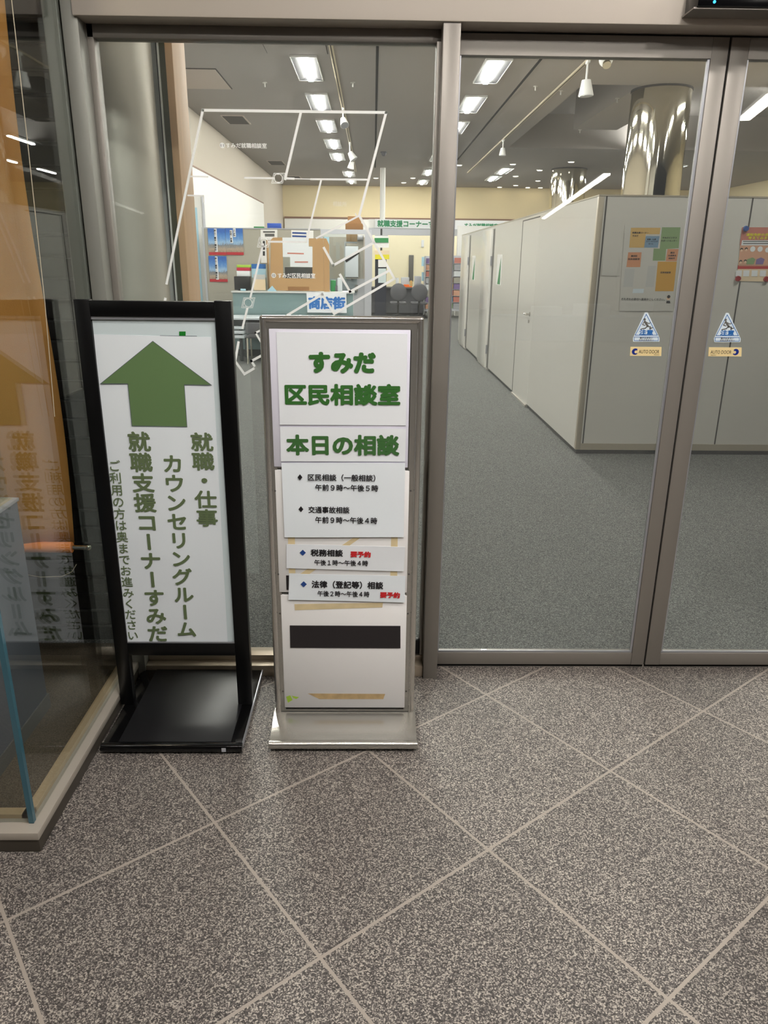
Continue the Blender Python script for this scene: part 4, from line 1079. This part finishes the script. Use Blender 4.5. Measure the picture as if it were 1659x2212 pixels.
# grey screen board with posters behind the counter
YBd = 14.75
gb = thing('screen_board', (-2.05, YBd, 0), 'grey beige office screen in an aluminium frame behind the counter', 'screen')
x0, z1 = pz((438, 491), YBd); x1 = pz((692, 491), YBd)[0]
part('panel', MB().box(x0 + 0.02, x1, YBd, YBd + 0.05, 0.05, z1 - 0.02), 'grey_board', gb)
part('frame', MB().box(x0 - 0.02, x0 + 0.02, YBd - 0.01, YBd + 0.06, 0.0, z1), 'alu', gb)
part('frame', MB().box(x0 + 0.02, x1, YBd - 0.01, YBd + 0.06, z1 - 0.02, z1), 'alu', gb)
def city(qs, lab, strips):
    p = U(*qs[3], Y=YBd); t = thing('city_poster', (p.x, YBd - 0.01, p.z), lab, 'poster', 'city posters on the grey screen')
    yy = YBd - 0.012
    P = [U(*q, Y=yy) for q in qs]
    part('sheet', MB().box(P[0].x, P[1].x, yy, yy + 0.002, P[2].z, P[0].z), 'city_a', t, smooth=0)
    part('red_band', MB().box(P[0].x, P[1].x, yy - 0.002, yy, P[2].z, P[2].z + 0.05), 'sky_red', t)
    for (s_, tp, bt, w) in strips:
        a_, b_ = U(*tp, Y=yy), U(*bt, Y=yy); 
        st = part('name_strip', MB().box(a_.x - w, a_.x + w, yy - 0.003, yy - 0.001, b_.z, a_.z), 'banner_white', t)
        part('lettering', vtext(s_, (tp[0], tp[1] + 2), (tp[0], bt[1] - 2), 4.2, yy - 0.005, 0.03), 'ink', st, smooth=0)
city([(448, 493), (486, 493), (486, 551), (448, 551)], 'blue sky city poster at the upper left of the grey screen', [('押上・業平・橋本町', (465, 494), (465, 544), 0.024)])
city([(486.5, 493), (524, 493), (524, 551), (486.5, 551)], 'blue sky tower poster right of the upper left city poster', [('文花・京島', (499, 497), (499, 525), 0.024), ('八広', (506, 493), (506, 512), 0.024)])
city([(450, 553), (489, 553), (489, 609), (450, 609)], 'blue sky city poster hung below the two upper posters', [('押上・業平・橋本町', (467, 554), (467, 604), 0.024)])
def pinned(name, qs, mat, lab, yy, lines=(), lm='ink_soft'):
    c = U(*qs[3], Y=yy); t = thing(name, c, lab, 'notice')
    s_ = part('sheet', sheet(qs, yy), mat, t)
    if lines:
        m_ = MB()
        for a_, b_, w in lines: stroke(m_, [a_, b_], w, yy - 0.004)
        part('print', m_, lm, t, smooth=0)
pinned('wall_notice', [(563, 496), (599, 496), (599, 518), (563, 518)], 'board_white', 'white printed notice on the grey screen above the cardboard left corner', YBd - 0.012, [((570, 501), (592, 501), 0.03), ((575, 508), (590, 508), 0.05)])
pinned('wall_notice', [(564, 519), (577, 519), (577, 568), (564, 568)], 'board_white', 'narrow white strip notice left of the cardboard', YBd - 0.014, [((570, 523), (570, 527), 0.04), ((570, 532), (570, 537), 0.04), ((570, 545), (570, 550), 0.04)], 'ink')
pinned('wall_notice', [(629, 497), (677, 498), (677, 516), (629, 516)], 'board_white', 'white notice with blue lines peeking above the cardboard', YBd - 0.012, [((633, 503), (660, 504), 0.03), ((633, 510), (660, 511), 0.03)], 'ink_blue')
pinned('wall_notice', [(700, 511), (711, 512), (712, 560), (701, 560)], 'pale_blue', 'pale blue poster edge right of the cardboard', YBd - 0.012)
a_, b_ = pz((577, 482), YBd), pz((607, 492), YBd)
tag(part('blue_box', MB().box(a_[0], b_[0], YBd, YBd + 0.12, z1, a_[1], bev=0.006), 'blue_box'), 'blue carton lying on top of the grey screen', 'box')
a_ = pz((548, 489), YBd); b_ = pz((570, 492), YBd)
tag(part('green_box', MB().box(a_[0], b_[0], YBd, YBd + 0.1, z1, z1 + 0.025, bev=0.004), 'notice_green'), 'flat green box lying on top of the grey screen', 'box')
# frosted leaf and switch by the left wall
fl = thing('sliding_panel', (-3.3, 15.0, 0), 'white framed frosted panel with a pale blue stripe beside the grey screen', 'panel')
xa_, za_ = pz((404, 423), 15.0); xb_ = pz((440, 423), 15.0)[0]
part('panel', MB().box(xa_, xb_ - 0.04, 15.0, 15.03, 0.03, za_), 'wall_white', fl)
part('frosted_strip', MB().box(xa_ + 0.1, xb_ - 0.14, 14.99, 15.0, 0.2, za_ - 0.2), 'pale_blue', fl, label='pale blue translucent strip')
part('frame', MB().box(xb_ - 0.04, xb_, 14.98, 15.05, 0.0, za_), 'alu_light', fl)
p = U(412, 546, X=XL + 0.06)
sw = thing('wall_switch', p, 'brown switch plate on the white left wall', 'switch')
part('plate', MB().box(p.x, p.x + 0.012, p.y - 0.2, p.y + 0.2, p.z - 0.13, p.z + 0.13, bev=0.003), 'ink_soft', sw)
part('button', MB().box(p.x + 0.012, p.x + 0.02, p.y - 0.1, p.y + 0.1, p.z - 0.07, p.z + 0.07, bev=0.003), 'paper', sw)

# grey framed glazed screen with cabinet to the right of the counter, about 17 m in
YG = 17.0
gs = thing('glazed_screen', (-0.55, YG, 0), 'aluminium framed glazed partition right of the counter', 'partition')
xl, zt = pz((690, 495), YG); xr = pz((803, 495), YG)[0]
part('head_rail', MB().box(xl, xr, YG, YG + 0.06, pz((700, 505), YG)[1], zt), 'alu_light', gs)
part('post', MB().box(pz((788, 500), YG)[0], xr, YG, YG + 0.06, 0, pz((700, 505), YG)[1]), 'alu_light', gs)
part('post', MB().box(xl, xl + 0.07, YG, YG + 0.06, 0, pz((700, 505), YG)[1]), 'alu_light', gs)
part('inner_post', MB().box(pz((771, 500), YG)[0], pz((785, 500), YG)[0], YG + 0.1, YG + 0.2, 0, pz((771, 508), YG)[1]), 'grey_board', gs)
part('hinge_box', MB().box(pz((772, 515), YG)[0], pz((784, 515), YG)[0], YG + 0.02, YG + 0.1, pz((772, 518), YG)[1], pz((772, 508), YG)[1], bev=0.01), 'alu', gs)
part('pane', MB().box(xl + 0.07, pz((771, 500), YG)[0], YG + 0.02, YG + 0.028, 0.95, pz((700, 505), YG)[1]), 'acrylic', gs)
part('lower_panel', MB().box(xl + 0.07, pz((788, 500), YG)[0], YG + 0.03, YG + 0.05, 0.0, pz((740, 602), YG)[1]), 'cabinet_grey', gs)
part('handle', MB().box(pz((767, 620), YG)[0], pz((773, 620), YG)[0], YG - 0.03, YG, pz((770, 629), YG)[1], pz((770, 615), YG)[1]), 'polished_steel', gs)
tag(part('back_panel', MB().box(xl - 0.2, pz((790, 560), 18.2)[0], 18.2, 18.26, 0, pz((740, 512), 18.2)[1]), 'wall_beige'), 'pale beige low screen seen behind the glazed partition', 'screen')
a_, b_ = pz((746, 532), YG), pz((774, 600), YG)
fc = thing('file_case', ((a_[0] + b_[0]) / 2, YG - 0.15, 0), 'white wall file case with a dark slanted slot on the glazed partition', 'file case')
part('body', MB().box(a_[0], b_[0], YG - 0.12, YG - 0.005, b_[1], a_[1], bev=0.01), 'desk_white', fc)
sl = MB(); stroke(sl, [(749, 562), (772, 546)], 0.07, YG - 0.125); part('slot', sl, 'ink', fc, smooth=0)
part('foot_line', MB().box(a_[0], b_[0], YG - 0.125, YG - 0.12, b_[1], b_[1] + 0.015), 'ink', fc)
for (q, lab, yy) in (([(746, 482), (784, 495)], 'brown cardboard carton standing on top of the glazed partition', YG), ([(748, 506), (772, 522)], 'brown carton behind the glass under the head rail', YG + 0.5)):
    a_, b_ = pz(q[0], yy), pz(q[1], yy)
    c = thing('carton', ((a_[0] + b_[0]) / 2, yy + 0.15, b_[1]), lab, 'cardboard box', 'cartons at the glazed partition')
    zb = zt if yy == YG else pz((740, 512), 18.2)[1] * 0 + b_[1]
    part('box_body', MB().box(a_[0], b_[0], yy, yy + 0.28, zb, a_[1], bev=0.004), 'carton_dark' if yy == YG else 'carton', c)
    if yy == YG: part('open_flap', MB().prism_yz([(yy + 0.0, a_[1]), (yy + 0.28, a_[1]), (yy + 0.2, a_[1] + 0.14), (yy + 0.05, a_[1] + 0.14)], a_[0] + 0.05, b_[0] - 0.04), 'carton_dark', c)
tag(part('shelf_board', MB().box(pz((742, 522), YG)[0], pz((776, 522), YG)[0], YG + 0.45, YG + 0.85, pz((748, 522), YG + 0.5)[1] - 0.03, pz((748, 522), YG + 0.5)[1]).box(pz((742, 522), YG)[0], pz((742, 522), YG)[0] + 0.03, YG + 0.45, YG + 0.85, 0, pz((748, 522), YG + 0.5)[1] - 0.03).box(pz((775, 522), YG)[0], pz((775, 522), YG)[0] + 0.03, YG + 0.45, YG + 0.85, 0, pz((748, 522), YG + 0.5)[1] - 0.03), 'alu_light'), 'plain shelf behind the glass that carries a carton', 'shelf')
a_, b_ = pz((751, 522), YG + 0.48), pz((772, 530), YG + 0.48)
# far header with the banner
YH = 26.0
xh0 = pz((803, 495), YH)[0]
fh = thing('overhead_beam', (1.5, YH, 0), 'grey overhead beam across the entrance of the back corner', 'beam')
part('beam', MB().box(xh0 - 0.1, 5.2, YH, YH + 0.2, pz((870, 508), YH)[1], pz((870, 493), YH)[1]), 'alu', fh)
part('upper_panel', MB().box(xh0 - 0.1, 5.2, YH + 0.02, YH + 0.18, pz((870, 493), YH)[1], pz((870, 474), YH)[1]), 'wall_white', fh)
part('post', MB().box(xh0 - 0.1, xh0 + 0.02, YH, YH + 0.2, 0, pz((870, 508), YH)[1]), 'alu_light', fh)
part('post', MB().box(5.1, 5.2, YH, YH + 0.2, 0, pz((870, 508), YH)[1]), 'alu_light', fh)
bnr = thing('sign_banner', U(880, 492, Y=YH - 0.03), 'long white sign banner with green characters on the overhead beam', 'sign')
part('board', sheet([(810, 473), (1090, 478), (1090, 497), (810, 492)], YH - 0.03, thick=0.01), 'banner_white', bnr)
t = MB(); htext('就職支援コーナーす', (815, 482.5), (938, 484.5), 15, YH - 0.05, 0.03, t); htext('すみだ就職相談室', (1003, 487), (1076, 488.5), 11, YH - 0.05, 0.03, t)
part('lettering', t, 'banner_green', bnr, label='green characters', smooth=0)
xw_, zw_ = U(826, 480, Y=YH + 0.1).x, pz((870, 474), YH)[1]
tag(part('white_post', MB().cyl((xw_, YH + 0.1, zw_), (xw_, YH + 0.1, ZC), 0.085, n=24), 'wall_white'), 'slim white round post rising to the ceiling above the far banner', 'post')
# leaflet stand with green and yellow notices
YL = 24.5
ls = thing('leaflet_stand', U(823, 685, Y=YL), 'dark stand with green and yellow notices below the far banner', 'leaflet stand')
xs = U(823, 600, Y=YL).x
part('pole', MB().box(xs - 0.19, xs + 0.17, YL + 0.03, YL + 0.08, 0.04, pz((820, 560), YL)[1]), 'dark_blue', ls)
part('base', MB().box(xs - 0.26, xs + 0.26, YL - 0.15, YL + 0.25, 0, 0.04), 'base_dark', ls)
for q, mat in (([(809, 510), (840, 510), (840, 535), (809, 535)], 'board_white'), ([(809, 514), (839, 514), (839, 524), (809, 524)], 'notice_green'), ([(809, 541), (841, 541), (841, 550), (809, 550)], 'poster_cream'), ([(810, 550), (841, 550), (841, 560), (810, 560)], 'yellow'), ([(817, 561), (834, 561), (834, 577), (817, 577)], 'board_white'), ([(817, 580), (834, 580), (834, 611), (817, 611)], 'sheet_aqua')):
    y_ = YL - (0.02 if mat == 'notice_green' else 0.0)
    part('notice', sheet(q, y_, thick=0.008), mat, ls)
part('clip_rail', MB().box(xs - 0.2, xs + 0.2, YL + 0.0, YL + 0.03, pz((820, 511), YL)[1], pz((820, 508), YL)[1]), 'alu', ls)
part('upper_pole', MB().cyl((xs, YL + 0.06, pz((820, 560), YL)[1]), (xs, YL + 0.06, pz((820, 494), YL)[1]), 0.03), 'base_dark', ls)
# rear service counter
sc_ = thing('service_counter', (1.1, 25.2, 0), 'long dark fronted counter behind the two office chairs', 'counter')
part('front_panel', MB().box(-0.2, 1.75, 24.95, 25.0, 0.08, 0.84), 'seat_grey', sc_)
part('worktop', MB().box(-0.25, 1.8, 24.8, 25.6, 0.84, 0.88, bev=0.006), 'sticker_grey', sc_)
part('plinth', MB().box(-0.15, 1.7, 25.0, 25.5, 0, 0.84), 'base_dark', sc_)
tag(part('orange_tray', MB().box(U(866, 630, Y=24.9).x, U(890, 630, Y=24.9).x, 24.85, 25.05, 0.882, 0.915, bev=0.006).box(U(872, 625, Y=24.9).x, U(884, 625, Y=24.9).x, 24.9, 25.0, 0.915, 0.97, bev=0.01), 'orange'), 'bright orange desk tray on the far counter between the chairs', 'tray')
for q, w, h, mat, lab, nm in (((875, 610), 0.26, 0.3, 'desk_white', 'white display card on the far counter above the left chair', 'display_card'), ((858, 612), 0.1, 0.28, 'paper', 'narrow white paper stand left of the display card', 'paper_stand'), ((902, 612), 0.22, 0.34, 'cabinet_grey', 'grey ink machine on the far counter above the right chair', 'desk_machine'), ((888, 612), 0.08, 0.2, 'map_yellow', 'small warm coloured item on the far counter', 'desk_item')):
    x = U(*q, Y=25.2).x
    tag(part(nm, MB().box(x - w / 2, x + w / 2, 25.15, 25.3, 0.88, 0.88 + h, bev=0.01), mat), lab, 'counter item')
for (q0_, q1_, mat, lab) in (((911, 555), (921, 575), 'pale_blue', 'upper pale blue sheet hanging left of the brochure rack'), ((911, 588), (920, 607), 'pale_blue', 'lower pale blue sheet hanging left of the brochure rack')):
    a_, b_ = pz(q0_, 24.4), pz(q1_, 24.4)
    tag(part('hanging_sheet', MB().box(a_[0], b_[0], 24.4, 24.404, b_[1], a_[1]), mat), lab, 'sheet')
xg = U(888, 580, Y=29.34).x
tag(part('hanging_towel', MB().box(xg - 0.09, xg + 0.09, 29.34, 29.37, pz((888, 608), 29.34)[1], pz((888, 551), 29.34)[1], bev=0.01), 'sticker_grey'), 'grey cloth hanging on the cream wall behind the far counter', 'cloth')
tag(part('cream_screen', MB().box(-0.3, 5.4, 29.4, 29.46, 0, 2.6), 'cream_bright'), 'cream wall screen behind the far counter', 'screen')
x = U(913, 527, Y=29.34).x; zc_ = pz((913, 527), 29.34)[1]
tag(part('wall_hook', MB().box(x - 0.05, x + 0.05, 29.34, 29.4, zc_ - 0.12, zc_ + 0.14, bev=0.02), 'paper'), 'white wall phone on the cream screen', 'phone')
def office_chair(px, lab):
    x = U(px, 640, Y=23.7).x; y = 23.7
    t = thing('office_chair', (x, y, 0), lab, 'chair', 'office chairs at the far counter')
    part('backrest', MB().ball((x, y - 0.22, 0.78), 0.25, 1.0, 0.16, 1.05), 'seat_grey', t)
    part('seat', MB().box(x - 0.25, x + 0.25, y - 0.2, y + 0.26, 0.42, 0.49, bev=0.025), 'seat_grey', t)
    part('back_support', MB().box(x - 0.03, x + 0.03, y - 0.2, y - 0.17, 0.4, 0.7), 'base_dark', t)
    part('gas_post', MB().cyl((x, y, 0.08), (x, y, 0.42), 0.028), 'base_dark', t)
    for k_ in range(5):
        a = k_ * 2 * PI / 5 + 0.3
        part('base_arm', MB().cyl((x, y, 0.1), (x + math.cos(a) * 0.28, y + math.sin(a) * 0.28, 0.06), 0.022, 0.016, n=8).ball((x + math.cos(a) * 0.28, y + math.sin(a) * 0.28, 0.03), 0.03), 'base_dark', t)
office_chair(860, 'dark grey office chair at the far counter, left of the two')
office_chair(905, 'dark grey office chair at the far counter, right of the two beside the rack')
# brochure racks
def rack(xc, w, y, ztop, lab, lg):
    t = thing('brochure_rack', (xc, y, 0), lab, 'brochure rack')
    part('side_post', MB().box(xc - w, xc - w + 0.03, y, y + 0.35, 0.06, ztop), 'alu', t)
    part('side_post', MB().box(xc + w - 0.03, xc + w, y, y + 0.35, 0.06, ztop), 'alu', t)
    part('back_panel', MB().box(xc - w + 0.03, xc + w - 0.03, y + 0.3, y + 0.33, 0.25, ztop), 'alu_light', t)
    part('base', MB().box(xc - w, xc + w, y - 0.05, y + 0.4, 0.2, 0.25), 'alu_light', t)
    for cx in (xc - w + 0.03, xc + w - 0.03): part('caster', MB().ball((cx, y, 0.05), 0.05), 'base_dark', t)
    n = 8
    mats = ['map_yellow', 'poster_pink', 'carton_dark', 'poster_peach', 'map_grey', 'poster_purple', 'map_green', 'grey_board', 'map_blue', 'paper', 'poster_pink', 'alu']
    for i in range(n):
        z = 0.27 + i * (ztop - 0.3) / n
        part('shelf', MB().box(xc - w + 0.03, xc + w - 0.03, y + 0.02 + 0.02 * i, y + 0.28, z - 0.015, z), 'alu', t)
        for j in range(2):
            xx = xc - w + 0.05 + j * (w - 0.04)
            m_ = mats[(i * 2 + j * 5 + int(w * 100)) % len(mats)]
            tag(part('brochure', MB().box(xx, xx + w - 0.06, y + 0.06 + 0.02 * i, y + 0.075 + 0.02 * i, z, z + (ztop - 0.3) / n * 0.82), m_), 'small printed brochure standing in %s' % lg, 'brochure', 'brochures in %s' % lg)
rack(U(936, 600, Y=24).x, 0.27, 24.0, pz((925, 553), 24.0)[1], 'tall grey brochure rack beside the right office chair', 'the rack left of the mullion')
rack(U(981, 600, Y=24.3).x, 0.3, 24.3, pz((985, 552), 24.3)[1], 'tall grey brochure rack between the mullion and the white booth', 'the rack right of the mullion')
tag(part('white_cabinet', MB().box(U(986, 600, Y=25).x, U(986, 600, Y=25).x + 2.2, 25.0, 25.3, 0, 2.75), 'wall_white'), 'plain white partition end behind the farthest booth door', 'partition')
